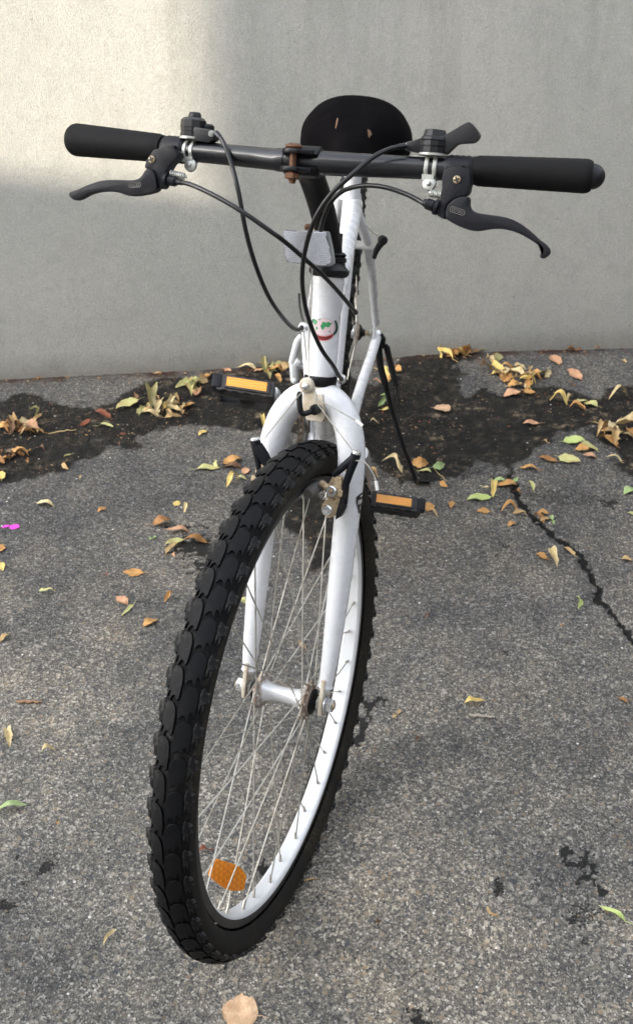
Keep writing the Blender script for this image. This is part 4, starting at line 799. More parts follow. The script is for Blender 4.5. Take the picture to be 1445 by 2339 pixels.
def tyre_geom():
    g = G(); rings = []
    for i in range(144):
        th = 2*math.pi*i/144; rg = []
        for j in range(28):
            q = math.radians(-138)+math.radians(276)*j/27; r = .0238 if abs(q) < 1.3 else .0238*(1-.10*(abs(q)-1.3))
            rad = .3030+r*math.cos(q)*(1.0 if math.cos(q) > 0 else .95); x = r*math.sin(q)
            if j in (5, 22): x *= 1.03
            rg.append(V((x, -rad*math.cos(th), rad*math.sin(th))))
        rings.append(rg)
    n = 28; vs_ = [p for r in rings for p in r]; fs = []; mi = []
    for i in range(144):
        a, b = i*n, ((i+1) % 144)*n
        for j in range(n-1): fs.append((a+j, a+j+1, b+j+1, b+j)); mi.append(0 if 6 < j < 20 else 1)
    g.v = vs_; g.f = fs; g.mi = mi
    return g
def rim_geom():
    pr = [(-.0110, .2850, 1), (-.0125, .2856, 1), (-.0130, .2842, 1), (-.0130, .2752, 0), (-.0112, .2726, 0), (-.0085, .2712, 0), (.0085, .2712, 0), (.0112, .2726, 0), (.0130, .2752, 1), (.0130, .2842, 1), (.0125, .2856, 1), (.0110, .2850, 1), (.0100, .2795, 1), (-.0100, .2795, 1)]
    g = G(); K = 144; n = len(pr)
    for i in range(K):
        th = 2*math.pi*i/K
        for x, r, m_ in pr: g.v.append((x, -r*math.cos(th), r*math.sin(th)))
    for i in range(K):
        a, b = i*n, ((i+1) % K)*n
        for j in range(n):
            k = (j+1) % n; g.f.append((a+j, a+k, b+k, b+j)); g.mi.append(pr[j][2])
    return g
SC_M, LUG_M = tread_mesh('scale'), tread_mesh('lug')
MIRR = Matrix.Scale(-1, 4, (1, 0, 0))
def mirrored(me):
    m2 = me.copy(); m2.transform(MIRR); m2.flip_normals(); return m2
SC_L, LUG_L = mirrored(SC_M), mirrored(LUG_M)
TY = tyre_geom().mesh('tyre', [MAT['groove'], MAT['sidewall']], 1.2)
RIM = rim_geom().mesh('rim', [MAT['rim'], MAT['rimside']], .35)
def rotx(th): return Matrix.Rotation(-th, 4, 'X')
def build_wheel(Fw, front):
    wh = empty('wheel', Fw, BK)
    ob('tyre', TY, Fw, wh); ob('rim', RIM, Fw, wh)
    NT = 58
    if front:
        for k in range(NT):
            for me, dphi in ((SC_M, 0), (SC_L, .5), (LUG_M, .12), (LUG_L, .62)):
                ob('tread_block', me, Fw @ rotx(2*math.pi*(k+dphi)/NT+.03), wh)
    else:
        bm = bmesh.new()
        for me, dphi in ((SC_M, 0), (SC_L, .5), (LUG_M, .12), (LUG_L, .62)):
            for k in range(NT):
                n0 = len(bm.verts); bm.from_mesh(me); bm.verts.ensure_lookup_table()
                bmesh.ops.transform(bm, matrix=rotx(2*math.pi*(k+dphi)/NT), verts=bm.verts[n0:])
        me = bpy.data.meshes.new('tyre_tread'); bm.to_mesh(me); bm.free(); me.materials.append(MAT['tyre'])
        ob('tyre_tread', me, Fw, wh, kind='stuff')
    # hub
    fl = .0315; hr = .0215
    g = G(); pr = [(-fl-.006, .012), (-fl-.006, .0165), (-fl-.0022, .0175), (-fl-.002, hr+.003), (-fl+.0012, hr+.003), (-fl+.0030, .0150), (-fl+.010, .0122), (-.010, .0102), (.010, .0102), (fl-.010, .0122), (fl-.0030, .0150), (fl-.0012, hr+.003), (fl+.002, hr+.003), (fl+.0022, .0175), (fl+.006, .0165), (fl+.006, .012)]
    g.lathe((0, 0, 0), (1, 0, 0), pr, 40); hub = mk('hub', g, MAT['hubm'], Fw, wh)
    g = G()
    for s in (-1, 1):
        for k in range(60):
            a = rng.random()*6.28; rr = rng.uniform(.0185, .0255); c = (s*(fl-rng.uniform(-.004, .005)), rr*math.cos(a), rr*math.sin(a)); q = rng.uniform(.0005, .0012); g.ball(c, q, 6)
    mk('grease_crust', g, MAT['grime'], Fw, wh, kind='stuff')
    for s in (-1, 1):
        g = G(); g.lathe((s*.0395, 0, 0), (s, 0, 0), [(-.003, .0165), (.0005, .0165), (.002, .013), (.006, .0075), (.010, .0075)], 28); mk('dust_cap', g, MAT['stemb'], Fw, wh)
    al = .068 if front else .082
    g = G(); g.lathe((0, 0, 0), (1, 0, 0), [(-al, .0042), (-al+.001, .0048), (al-.001, .0048), (al, .0042)], 16); mk('axle', g, MAT['goldcad'], Fw, wh)
    for s in (-1, 1):
        d = .0468 if front else .0610
        g = G(); g.hex((s*d, 0, 0), (1, 0, 0), .0055, .0090); mk('nut', g, MAT['zinc'], Fw, wh)
        g = G(); e = .0575 if front else .0735; g.hex((s*(e+.0042), 0, 0), (1, 0, 0), .0085, .0093); g.lathe((s*(e-.001), 0, 0), (s, 0, 0), [(-.0012, .0115), (.0008, .0115)], 24); g.ball((s*(e+.0088), 0, 0), .0045, 12, scl=(.6, 1, 1)); mk('nut', g, MAT['chrome'], Fw, wh)
    # spokes, three-cross
    sp = {}
    for par in (0, 1):
        for lead in (-1, 1):
            s = -1 if par else 1
            ha = math.radians(58)*lead; x0 = s*(fl+(.0016 if lead > 0 else -.0016))
            p0 = V((x0, -hr*math.cos(ha), hr*math.sin(ha))); p1 = V((s*-.0 + s*.0022, -.2712, 0))
            g = G(); g.tube([p0, lerp(p0, p1, .5), p1], .00092, 6); g.ball(p0+V((s*lead*.001, 0, 0)), .0021, 8)
            sp[par, lead] = g.mesh('spoke', MAT['spoke'])
    g = G(); g.lathe((0, 0, 0), (0, 1, 0), [(-.2716, .0022), (-.2690, .0020), (-.2600, .0016), (-.2590, .0012)], 8); NIP = g.mesh('nipple', MAT['spoke'])
    ph = PH+math.pi if front else .2
    for k in range(36):
        th = ph+math.radians(10)*k; par = k % 2; lead = 1 if (k//2) % 2 else -1
        Mx = Fw @ rotx(th); ob('spoke', sp[par, lead], Mx, wh)
        ob('spoke_nipple', NIP, Mx @ Matrix.Translation((.0022*(-1 if par else 1), 0, 0)), wh)
    return wh
FWF = FS @ Matrix.Translation((0, -OFF, 0)); FWR = FB @ Matrix.Translation((0, 0, WR))
WF = build_wheel(FWF, True); WRr = build_wheel(FWR, False)
# amber reflector clipped to the front spokes
pts = spline([V(q) for q in SPREFL], 3, True); nn = V(SPREFLN)
g = G(); g.prism(pts, -nn*.0030, nn*.0030); rf = mk('spoke_reflector', g, MAT['amber_wheel'], FW, WF, bevel=.0012)
cen = sum(pts, V())/len(pts); dr = (V(SPREFL[8])-V(SPREFL[3])).normalized()
g = G(); g.lathe(cen+(V(SPREFL[4])-V(SPREFL[10]))*.18, -nn, [(.002, .0042), (.0058, .0042), (.0066, .003)], 16); mk('reflector_clip', g, flat('pale_orange_clip', (.85, .42, .2)), FW, WF)
# tyre valve side and bits of dirt stuck in tread are left to the material

# ---- frame
HB, HT = P['htb'], P['htt']
fr = empty('frame', FB, BK)
def bs(u, s, h): return V((u, -s, h))
FSi = FB.inverted() @ FS
def s2b(u, f, h): return FSi @ S(u, f, h)
g = G(); a, b = s2b(0, 0, HB), s2b(0, 0, HT); ax = (b-a).normalized()
L_ = (b-a).length
g.lathe(a, ax, [(0, .0187), (.006, .0190), (.008, .0182), (L_-.008, .0182), (L_-.006, .0190), (L_, .0187)], 48); head = mk('head_tube', g, MAT['white'], FB, fr)
g = G(); g.lathe(a+ax*(L_-.013), ax, [(0, .0184), (.006, .0193), (.0125, .0190)], 40, False); mk('head_tube_collar', g, MAT['white2'], FB, fr)
g = G(); g.tube([bs(.001, .882, .752), bs(.006, .74, .738), bs(.011, .45, .717), bs(.012, .285, .700)], [.0140, .0138, .0136, .0134], 24); mk('top_tube', g, MAT['white'], FB, fr)
g = G(); g.tube([a+ax*.030, bs(0, .43, .300)], [.0170, .0170], 28); mk('down_tube', g, MAT['white'], FB, fr)
g = G(); g.tube([bs(0, .43, .29), bs(.006, .277, .762)], .0143, 28); g.tube([bs(.006, .279, .750), bs(.006, .275, .764)], .0165, 28); mk('seat_tube', g, MAT['white'], FB, fr)
g = G(); g.lathe(bs(0, .43, .29), (1, 0, 0), [(-.034, .018), (-.034, .0205), (.034, .0205), (.034, .018)], 32); mk('bottom_bracket_shell', g, MAT['white'], FB, fr)
for s in (1, -1):
    st_ = [bs(s*.012, .279, .712)]+[bs(s*max(q[0]-.001, .016), q[1], q[2]) for q in STAY]
    g = G(); g.tube(spline(st_, 5), [lerp(.0104, .0078, i/(5*(len(st_)-1))) for i in range(5*(len(st_)-1)+1)], 16); mk('seat_stay', g, MAT['white'], FB, fr)
    cs = [bs(s*.024, .415, .290)]+[bs(s*(q[0]-.004), q[1], q[2]) for q in CSTAY[::-1]]; n_ = 5*(len(cs)-1)+1
    g = G(); g.tube(spline(cs, 5), [lerp(.0115, .0098, i/n_) for i in range(n_)], 16); mk('chain_stay', g, MAT['white'], FB, fr)
    g = G(); g.prism([bs(s*.068, .03, .32), bs(s*.068, .012, .312), bs(s*.068, -.012, .318), bs(s*.068, -.014, .338), bs(s*.068, .0, .348), bs(s*.068, .018, .375), bs(s*.068, .03, .368)], (-.0025, 0, 0), (.0025, 0, 0)); mk('dropout', g, MAT['white'], FB, fr, bevel=.001)
g = G(); g.tube([bs(-.047, .203, .598), bs(.047, .203, .598)], .0078, 16); mk('brake_bridge', g, MAT['white2'], FB, fr)
# head badge wrapped round the head tube
cl = FSi.inverted() @ (FB.inverted() @ V(CAM['loc'])); PHI0 = math.atan2(cl.x, -cl.y)
RT = .0184
def badge(polys, mat, lift, name='badge', cut=1):
    bm = bmesh.new()
    for po in polys:
        try: bm.faces.new([bm.verts.new((x, y, 0)) for x, y in po])
        except Exception: pass
    bmesh.ops.triangulate(bm, faces=bm.faces[:])
    for _ in range(cut): bmesh.ops.subdivide_edges(bm, edges=[e for e in bm.edges if e.calc_length() > 60], cuts=1); bmesh.ops.triangulate(bm, faces=bm.faces[:])
    for v in bm.verts:
        px, py = 690+v.co.x/14.45, 700+v.co.y/14.45
        sn = max(-.97, min(.97, (px-740.4)/39.0)); ph_ = math.asin(sn)
        h = HT-(py+6.5*math.cos(ph_)*-1+4-632)/230*(HT-HB)
        r = RT+lift; v.co = FSi @ S(r*math.sin(PHI0+ph_), r*math.cos(PHI0+ph_), h)
    me = bpy.data.meshes.new(name); bm.to_mesh(me); bm.free(); me.materials.append(mat)
    return ob(name, me, FB, fr)
def ell(cx, cy, a_, b_, n=40, t0=0, t1=2*math.pi): return [(cx+a_*math.cos(lerp(t0, t1, i/(n-1))), cy+b_*math.sin(lerp(t0, t1, i/(n-1)))) for i in range(n)]
def band(outer, inner):
    return [[outer[i], outer[i+1], inner[i+1], inner[i]] for i in range(len(outer)-1)]
badge([ell(700, 660, 405, 275, 36)[:-1]], MAT['d_pink'], .0001, 'badge', 2)
badge(band(ell(700, 660, 408, 280), ell(700, 660, 396, 268)), MAT['d_line'], .0002, 'badge_outline', 0)
ln = []
for k in (-.66, -.33, 0, .33, .66): ln += band(ell(700, 660, abs(k)*405+3, 270, 20, -math.pi/2 if k >= 0 else math.pi/2, math.pi/2 if k >= 0 else 1.5*math.pi), ell(700, 660, abs(k)*405-2, 270, 20, -math.pi/2 if k >= 0 else math.pi/2, math.pi/2 if k >= 0 else 1.5*math.pi))
for yy in (-150, -50, 50, 150):
    wq = 400*math.sqrt(1-(yy/275)**2); ln += [[(700-wq+i*wq/5, 660+yy-2), (700-wq+(i+1)*wq/5, 660+yy-2), (700-wq+(i+1)*wq/5, 660+yy+3), (700-wq+i*wq/5, 660+yy+3)] for i in range(10)]
badge(ln, MAT['d_line'], .0002, 'badge_lines', 0)
badge([[(570, 650), (600, 600), (620, 560), (640, 500), (690, 490), (720, 520), (780, 520), (830, 480), (900, 495), (960, 515), (1020, 515), (960, 545), (925, 590), (890, 650), (830, 665), (770, 645), (720, 680), (690, 740), (650, 765), (630, 690), (590, 665)],
       [(290, 450), (340, 430), (400, 430), (440, 480), (450, 540), (410, 570), (400, 610), (350, 600), (330, 540), (300, 500)], [(490, 430), (560, 415), (570, 435), (520, 465)], [(410, 640), (450, 660), (495, 710), (460, 760), (430, 800), (420, 730)], [(880, 790), (920, 750), (950, 770), (930, 810), (895, 805)]], MAT['d_green'], .0003, 'badge_map', 0)
badge(band(ell(700, 640, 428, 345, 14, .86, -.66), ell(700, 640, 515, 390, 14, .86, -.66)), MAT['d_dark'], .0003, 'badge_laurel', 0)
badge(band(ell(700, 640, 428, 345, 14, math.pi-.86, math.pi+.66), ell(700, 640, 515, 390, 14, math.pi-.86, math.pi+.66)), MAT['d_dark'], .0003, 'badge_laurel', 0)
badge(band(ell(700, 700, 445, 412, 22, .62, math.pi-.62), ell(700, 640, 430, 315, 22, .62, math.pi-.62)), MAT['d_rim'], .0003, 'badge_ribbon_outline', 0)
badge(band(ell(700, 690, 430, 402, 22, .66, math.pi-.66), ell(700, 645, 420, 322, 22, .66, math.pi-.66)), MAT['d_red'], .0004, 'badge_ribbon', 0)
def text_mesh(txt, size=1.0):
    cu = bpy.data.curves.new('txt', 'FONT'); cu.body = txt; cu.align_x = 'CENTER'; cu.align_y = 'CENTER'; cu.size = size; cu.resolution_u = 2
    cu.offset = .018*size
    o = bpy.data.objects.new('txt', cu); col.objects.link(o); dg = bpy.context.evaluated_depsgraph_get(); me = bpy.data.meshes.new_from_object(o.evaluated_get(dg))
    bpy.data.objects.remove(o); return me
def ribbon_text():
    me = text_mesh('LEADER', 1.0); xs_ = [v.co.x for v in me.vertices]; W_ = max(xs_)-min(xs_)
    bm = bmesh.new(); bm.from_mesh(me)
    for v in bm.verts:
        q = v.co.x/W_*2; th = math.pi/2-q*.74; rr = 1+v.co.y*.0
        x = 700+410*math.cos(th)*1.0; y = 668+362*math.sin(th)-v.co.y*118
        px, py = 690+x/14.45, 700+y/14.45; sn = max(-.97, min(.97, (px-740.4)/39.0)); ph_ = math.asin(sn)
        h = HT-(py-6.5*math.cos(ph_)+4-632)/230*(HT-HB); r = RT+.0006; v.co = FSi @ S(r*math.sin(PHI0+ph_), r*math.cos(PHI0+ph_), h)
    bm.to_mesh(me); bm.free(); me.materials.clear(); me.materials.append(MAT['d_maroon']); ob('badge_lettering', me, FB, fr)
ribbon_text()
# cable stops on the down tube
for q in (CAB[0][-1], CAB[2][-1]):
    g = G(); c = bs(*q); d = (bs(0, .43, .29)-c).normalized(); g.lathe(c-d*.006, d, [(0, .0035), (.002, .0055), (.010, .0055), (.014, .004), (.018, .003)], 16); g.ball(c+d*.002, .0062, 14); mk('cable_stop', g, MAT['chrome'], FB, fr)
    g = G(); g.tube([c+d*.01, bs(q[0]*.5, .46, .275)], .0008, 6); mk('bare_cable', g, MAT['spoke'], FB, fr)

# ---- fork
fk = empty('fork', FS, BK)
g = G(); g.lathe(S(0, 0, .352), (0, 0, 1), [(0, .0125), (.012, .0165), (.034, .0172), (.046, .0165)], 32)
mk('fork_crown', g, MAT['tinted'], FS, fk)
for s in (1, -1):
    lp = [S(s*.000, .003, .385), S(s*.014, .004, .382), S(s*.028, .006, .373), S(s*.041, .008, .355), S(s*.0495, .010, .329), S(s*.0530, .012, .298), S(s*.0540, .015, .240), S(s*.0540, .019, .170), S(s*.0540, .025, .100), S(s*.0535, .031, .050), S(s*.0525, .035, .022)]
    lr = [.0155, .0166, .0172, .0172, .0170, .0166, .0158, .0146, .0125, .0104, .0085]
    n = 5; P2 = spline(lp, n); R2 = [lr[min(i//n, 9)]+(lr[min(i//n+1, 10)]-lr[min(i//n, 9)])*(i % n)/n for i in range(len(P2))]
    g = G(); g.tube(P2, R2, 28); g.ball(P2[-1], .0085, 14); mk('fork_leg', g, MAT['white'], FS, fk)
    g = G(); po = [(.028, .034), (.046, .034), (.049, .018), (.051, .002), (.049, -.012), (.038, -.017), (.027, -.012), (.025, .002), (.0275, .018)]
    g.prism([S(s*.0523, f, h) for f, h in po], (-.0025, 0, 0), (.0025, 0, 0)); mk('fork_dropout', g, MAT['tinted'], FS, fk, bevel=.001)
# crown plate with mudguard bolt and black peg
g = G(); g.prism([S(-.013, .0, .386), S(.012, .0, .388), S(.018, .0, .362), S(.014, .0, .354), S(-.006, .0, .354), S(-.012, .0, .366)], S(0, .018, 0), S(0, .0225, 0)); mk('crown_plate', g, MAT['tinted'], FS, fk, bevel=.002)
g = G(); g.lathe(S(.007, .024, .3695), (0, -1, 0), [(0, .0062), (.009, .0066), (.012, .0045)], 18); mk('crown_bolt', g, MAT['plastic'], FS, fk)
g = G(); g.tube(spline([S(-.0085, .046, .3885), S(-.007, .047, .376), S(-.0035, .045, .3655), S(.006, .040, .3685)], 4), .0034, 12); g.ball(S(-.0085, .046, .3885), .0034, 10); mk('bent_peg', g, MAT['plastic'], FS, fk)
# badge on the right-hand leg
def fork_badge():
    c = S(.0540, .0155, .262); r = .0162; cc = FS.inverted() @ V(CAM['loc']); ph0 = math.atan2(cc.x-c.x, -cc.y+c.y)+1.12
    def mp(x, y, l): # x -1..1 , y up in m
        a_ = ph0+x*.8; return V((c.x+(r+l)*math.sin(a_), c.y-(r+l)*math.cos(a_), c.z+y*.52))
    bm = bmesh.new(); out = [(-.62, .016), (-.3, .021), (.1, .024), (.6, .021), (.62, .0), (.45, -.012), (.1, -.028), (-.05, -.026), (-.35, -.010), (-.58, .002)]
    f = bm.faces.new([bm.verts.new((x, y*20, 0)) for x, y in out]); bmesh.ops.triangulate(bm, faces=bm.faces[:]); bmesh.ops.subdivide_edges(bm, edges=[e for e in bm.edges if e.calc_length() > .3], cuts=2); bmesh.ops.triangulate(bm, faces=bm.faces[:])
    for v in bm.verts: v.co = mp(v.co.x, v.co.y/20, .0003)
    me = bpy.data.meshes.new('fork_badge'); bm.to_mesh(me); bm.free(); me.materials.append(MAT['d_black']); ob('fork_badge', me, FS, fk)
    g = G()
    for i in range(6):
        x = -.40+i*.15; q = [mp(x, .008, .0007), mp(x+.07, .008, .0007), mp(x+.07, -.003, .0007), mp(x, -.003, .0007)]; g.add(q, [(0, 1, 2, 3)])
        if i % 2: q = [mp(x, .0045, .0007), mp(x+.14, .0045, .0007), mp(x+.14, .003, .0007), mp(x, .003, .0007)]; g.add(q, [(0, 1, 2, 3)])
    for q in ([(-.15, .017), (.35, .018), (.35, .015), (-.15, .014)], [(-.02, -.008), (.10, -.010), (.06, -.020), (-.0, -.018)]): g.add([mp(x, y, .0007) for x, y in q], [(0, 1, 2, 3)])
    mk('fork_badge_print', g, MAT['d_white'], FS, fk)
fork_badge()

# ---- headset and stem
hs = empty('headset', FS, BK)
g = G(); g.lathe(S(0, 0, .3985), (0, 0, 1), [(-.004, .0165), (-.003, .0188), (.001, .0200), (.0065, .0200), (.0085, .0192), (.0095, .0185)], 40); mk('lower_cup', g, MAT['stemb'], FS, hs)
g = G(); g.lathe(S(0, 0, HT), (0, 0, 1), [(-.001, .0185), (.000, .0215), (.0035, .0240), (.0075, .0240), (.0095, .0215), (.012, .0190), (.0165, .0180), (.0170, .0195), (.0215, .0195), (.0225, .0175)], 40); mk('upper_cup', g, MAT['plastic'], FS, hs)
g = G(); g.hex(S(0, 0, .5505), (0, 0, 1), .006, .0195); mk('lock_nut', g, MAT['stemb'], FS, hs)
stem = empty('stem', FS, BK)
g = G(); g.tube(spline([S(0, 0, .545), S(0, .010, .563), S(.001, .045, .600), S(.001, .090, .634), S(.002, .112, P['barh']-.004)], 4), [(.0125, .0150)]*17, 24, flat_=(0, -.7, .7)); g.lathe(S(0, 0, .545), (0, 0, 1), [(0, .0125), (.02, .0128), (.03, .0125)], 24); mk('stem_arm', g, MAT['stemb'], FS, stem)
BH, RE = P['barh'], P['reach']
def bar(u):
    uu = abs(u-P['barc']); t = max(0, uu-.03)/.27; return S(u, RE-math.sin(P['sweep'])*P['barw']*t, BH+P['rise']*t-u*.0078)
def bax(u): return (bar(u+.004)-bar(u-.004)).normalized()
g = G(); c = bar(.003)
# split collar: C-shaped section open to the front
for (x0, x1) in ((-.017, .021),):
    rings = []
    for x in (x0, x0+.002, x1-.002, x1):
        ro = .0150 if x in (x0, x1) else .0164
        rg = []
        for j in range(25):
            a_ = math.radians(28)+math.radians(304)*j/24; rg.append(V((x, c.y-ro*math.cos(a_), c.z+ro*math.sin(a_))))
        for j in range(25):
            a_ = math.radians(332)-math.radians(304)*j/24; rg.append(V((x, c.y-.0114*math.cos(a_), c.z+.0114*math.sin(a_))))
        rings.append(rg)
    g.ring_surface(rings)
mk('bar_clamp', g, MAT['stemb'], FS, stem)
for s, x0, x1 in ((1, -.0155, .017), (-1, -.0165, .016)):
    g = G(); g.prism([S(x0, .124, 0), S(x1+.004, .122, 0), S(x1, .132, 0), S(x1-.008, .1365, 0), S(.004, .1430, 0), S(-.006, .1440, 0), S(x0+.002, .1400, 0), S(x0-.002, .132, 0)], (0, 0, c.z+s*.0088-.0024), (0, 0, c.z+s*.0088+.0024)); mk('clamp_ear', g, MAT['stemb'], FS, stem, bevel=.0012)
g = G(); bx_ = S(-.0035, .1345, c.z); g.lathe(bx_, (0, 0, 1), [(-.021, .0036)]+[(-.019+.0012*i, .0038 if i % 2 else .0034) for i in range(28)]+[(.016, .0036)], 14); mk('clamp_bolt', g, MAT['rust'], FS, stem)
g = G(); g.lathe(bx_+V((0, 0, .0125)), (0, 0, 1), [(-.0014, .0075), (.0006, .0092), (.0022, .0088), (.0040, .0052), (.0042, .0)], 22); mk('clamp_bolt_head', g, MAT['rust'], FS, stem)
g = G(); g.hex(bx_+V((0, 0, -.0160)), (0, 0, 1), .0062, .0080); g.lathe(bx_+V((.001, 0, -.0215)), (0, 0, 1), [(-.002, .003), (.003, .0042)], 12); mk('clamp_nut', g, MAT['rust'], FS, stem)
# clear reflector on its bracket
g = G(); rp = spline([S(u, .052, h) for u, h in REFL], 3, True); g.prism(rp, S(0, -.004, 0), S(0, .0035, 0)); rr_ = mk('front_reflector', g, MAT['clearrim'], FS, BK, bevel=.0012)
cc_ = sum(rp, V())/len(rp); ins_ = [cc_+(q-cc_)*.93 for q in rp]; g = G()
def inside(x, z):
    c_ = False
    for i in range(len(ins_)):
        p_, q_ = ins_[i], ins_[(i+1) % len(ins_)]
        if (p_.z > z) != (q_.z > z) and x < (q_.x-p_.x)*(z-p_.z)/(q_.z-p_.z)+p_.x: c_ = not c_
    return c_
def lensy(x): return -(.0562+.0050*(1-((x-cc_.x+.006)/.036)**2))
cw, ch = .00215, .00200
for r_ in range(-12, 13):
    for c_ in range(-18, 19):
        x, z = cc_.x+(c_+(.5 if r_ % 2 else 0))*cw+r_*.00012, cc_.z+r_*ch
        if not inside(x, z): continue
        h6 = [V((x+cw*.56*math.cos(math.pi/6+math.pi/3*k), 0, z+cw*.60*math.sin(math.pi/6+math.pi/3*k))) for k in range(6)]
        for q in h6: q.y = lensy(q.x)
        g.add(h6+[V((x, lensy(x)-.0009, z))], [(k, (k+1) % 6, 6) for k in range(6)])
mk('reflector_lens', g, MAT['clear'], FS, rr_, kind='stuff', smooth=.1)
g = G(); g.prism([cc_+(q-cc_)*.96 for q in rp], S(0, .0030, 0), S(0, .0040, 0)); mk('reflector_backing', g, MAT['clearrim'], FS, rr_)
g = G(); g.tube([S(-.012, .046, .552), S(-.008, .028, .556), S(-.004, .012, .556)], .0035, 10); g.lathe(S(-.012, .049, .5775), (0, -.3, 1), [(-.004, .004), (.003, .0048), (.005, .003)], 14); mk('reflector_bracket', g, MAT['rust'], FS, rr_)

# ---- handlebar and what is clamped to it
hb = empty('handlebar', FS, BK)
us = [lerp(-.294, .300, i/60) for i in range(61)]
g = G(); g.tube([bar(u) for u in us], .0111, 32); mk('bar', g, MAT['bar'], FS, hb)
g = G(); g.tube([bar(u) for u in (-.055, -.0295, -.0275, -.018)], [.0111, .0114, .0122, .0122], 32); g.tube([bar(u) for u in (.021, .04, .07, .12)], [.0124, .0122, .0118, .0111], 32); mk('bar_sleeve', g, MAT['bar'], FS, hb)
def grip(u0, u1, r0, r1):
    n = 40; pts = []; rad = []
    for i in range(n+1):
        t = i/n; u = lerp(u0, u1, t); r = lerp(r0, r1, t)+.00008*math.sin(i*1.7)
        if t > .93: r *= math.sqrt(max(0.02, 1-((t-.93)/.075)**2))*.25+.75
        if t < .04: r *= .93
        pts.append(bar(u)); rad.append(r)
    g = G(); g.tube(pts, rad, 36); return mk('grip', g, MAT['grip'], FS, hb, smooth=.9)
grip(-.172, -.2985, .0152, .0186); grip(.180, .2980, .0150, .0168)
g = G(); pe = bar(.2975); ae = bax(.298); g.lathe(pe, ae, [(0, .0125)]+[(.013*math.sin(a_*math.pi/16), .0126*math.cos(a_*math.pi/16)) for a_ in range(0, 8)]+[(.013, .0005)], 28); mk('bar_end_plug', g, MAT['plastic'], FS, hb)
def lever_set(sgn, LEV, BRA, uc):
    lv_ = empty('brake_lever', FS, BK)
    g = G(); g.prism(spline([S(u, .137, h) for u, h in LEV], 4, True), S(0, -.0065, 0), S(0, .0065, 0)); ml = mk('lever_blade', g, MAT['leverb'], FS, lv_, bevel=.0032, smooth=.9)
    cx_ = sum(u for u, h in BRA)/len(BRA)
    g = G(); g.prism(spline([S(u, .130, h) for u, h in BRA], 2, True), S(0, -.008, 0), S(0, .0095, 0)); mk('lever_bracket', g, MAT['leverb'], FS, lv_, bevel=.0018)
    # clamp round the bar with a ribbed back
    g = G(); a0 = bar(uc-.014); pts = [bar(uc-.0145+.0029*i) for i in range(11)]; g.tube(pts, [.0128, .0138, .0146, .0139, .0146, .0139, .0146, .0139, .0146, .0138, .0128], 28)
    mk('lever_clamp', g, MAT['leverb'], FS, lv_)
    g = G(); g.box(bar(uc)+S(0, .0145, -.001), (.0075, .0045, .0045)); mk('clamp_screw_seat', g, MAT['stemb'], FS, lv_, bevel=.001)
    su, sh = (-.1665, .6385) if sgn < 0 else (.1735, .6365)
    if sgn < 0: su, sh = -.1655, .6365
    g = G(); g.lathe(S(su, .1385, sh), (0, -1, 0), [(0, .0040), (.0022, .0038), (.0030, .0026)], 14); g.box(S(su, .1417, sh), (.0030, .0006, .0007), ((1, 0, .4), (0, 1, 0), (-.4, 0, 1)), 1); g.box(S(su, .1418, sh), (.0007, .0006, .0030), ((1, 0, .4), (0, 1, 0), (-.4, 0, 1)), 1); mk('screw', g, [MAT['goldcad'], MAT['d_black']], FS, lv_)
    # spring and barrel adjuster
    if sgn < 0: s0, s1, b0, b1 = S(-.1445, .134, .6235), S(-.1275, .134, .6212), S(-.1500, .137, .6165), S(-.1345, .137, .6152)
    else: s0, s1, b0, b1 = S(.1600, .134, .6210), S(.1470, .134, .6222), S(.1570, .137, .6085), S(.1420, .137, .6125)
    d = s1-s0; a1 = d.normalized(); n1 = a1.cross(V((0, 1, 0))).normalized(); n2 = a1.cross(n1)
    g = G(); N = 96; g.tube([s0+d*(i/N)+(n1*math.cos(i/N*2*math.pi*6.5)+n2*math.sin(i/N*2*math.pi*6.5))*.0032 for i in range(N+1)], .00085, 6); mk('return_spring', g, MAT['zinc'], FS, lv_)
    g = G(); g.tube([s0, s1+a1*.002], .0013, 8); mk('spring_pin', g, MAT['zinc'], FS, lv_)
    ab = (b1-b0).normalized(); g = G(); g.lathe(b0, ab, [(.0, .0078), (.0035, .0078), (.0036, .003), (.005, .003)], 20); mk('lock_ring', g, MAT['leverb'], FS, lv_)
    g = G(); g.lathe(b0, ab, [(.0045, .0045), (.0050, .0056), (.0125, .0056), (.0135, .0045), (.0165, .0035)], 14, ); mk('barrel_adjuster', g, MAT['leverb'], FS, lv_, smooth=.2)
    # raised oval with its worn lettering
    oc = S(-.1835, .1437, .6085) if sgn < 0 else S(.1783, .1437, .6068); rot = .10 if sgn < 0 else -.24
    ex = V((math.cos(rot), 0, math.sin(rot))); ez = V((-math.sin(rot), 0, math.cos(rot)))
    rg = []
    for i in range(24):
        a_ = 2*math.pi*i/24; x = .0052*(1 if math.cos(a_) > 0 else -1)+.0026*math.cos(a_); rg.append(oc+ex*x+ez*.0026*math.sin(a_))
    g = G(); g.tube(rg, .00032, 5, closed=True); mk('lever_oval', g, MAT['dullprint'], FS, ml)
    me = text_mesh('SZTSO', .0042); bm = bmesh.new(); bm.from_mesh(me)
    for v in bm.verts:
        x, y = v.co.x, v.co.y
        if sgn < 0: x, y = -x, -y
        v.co = oc+ex*x+ez*y+S(0, .0003, 0)
    bm.to_mesh(me); bm.free(); me.materials.clear(); me.materials.append(MAT['dullprint']); ob('lever_lettering', me, FS, ml)
lever_set(-1, LEVER_L, BRACKET_L, -.1555); lever_set(1, LEVER_R, BRACKET_R, .1665)
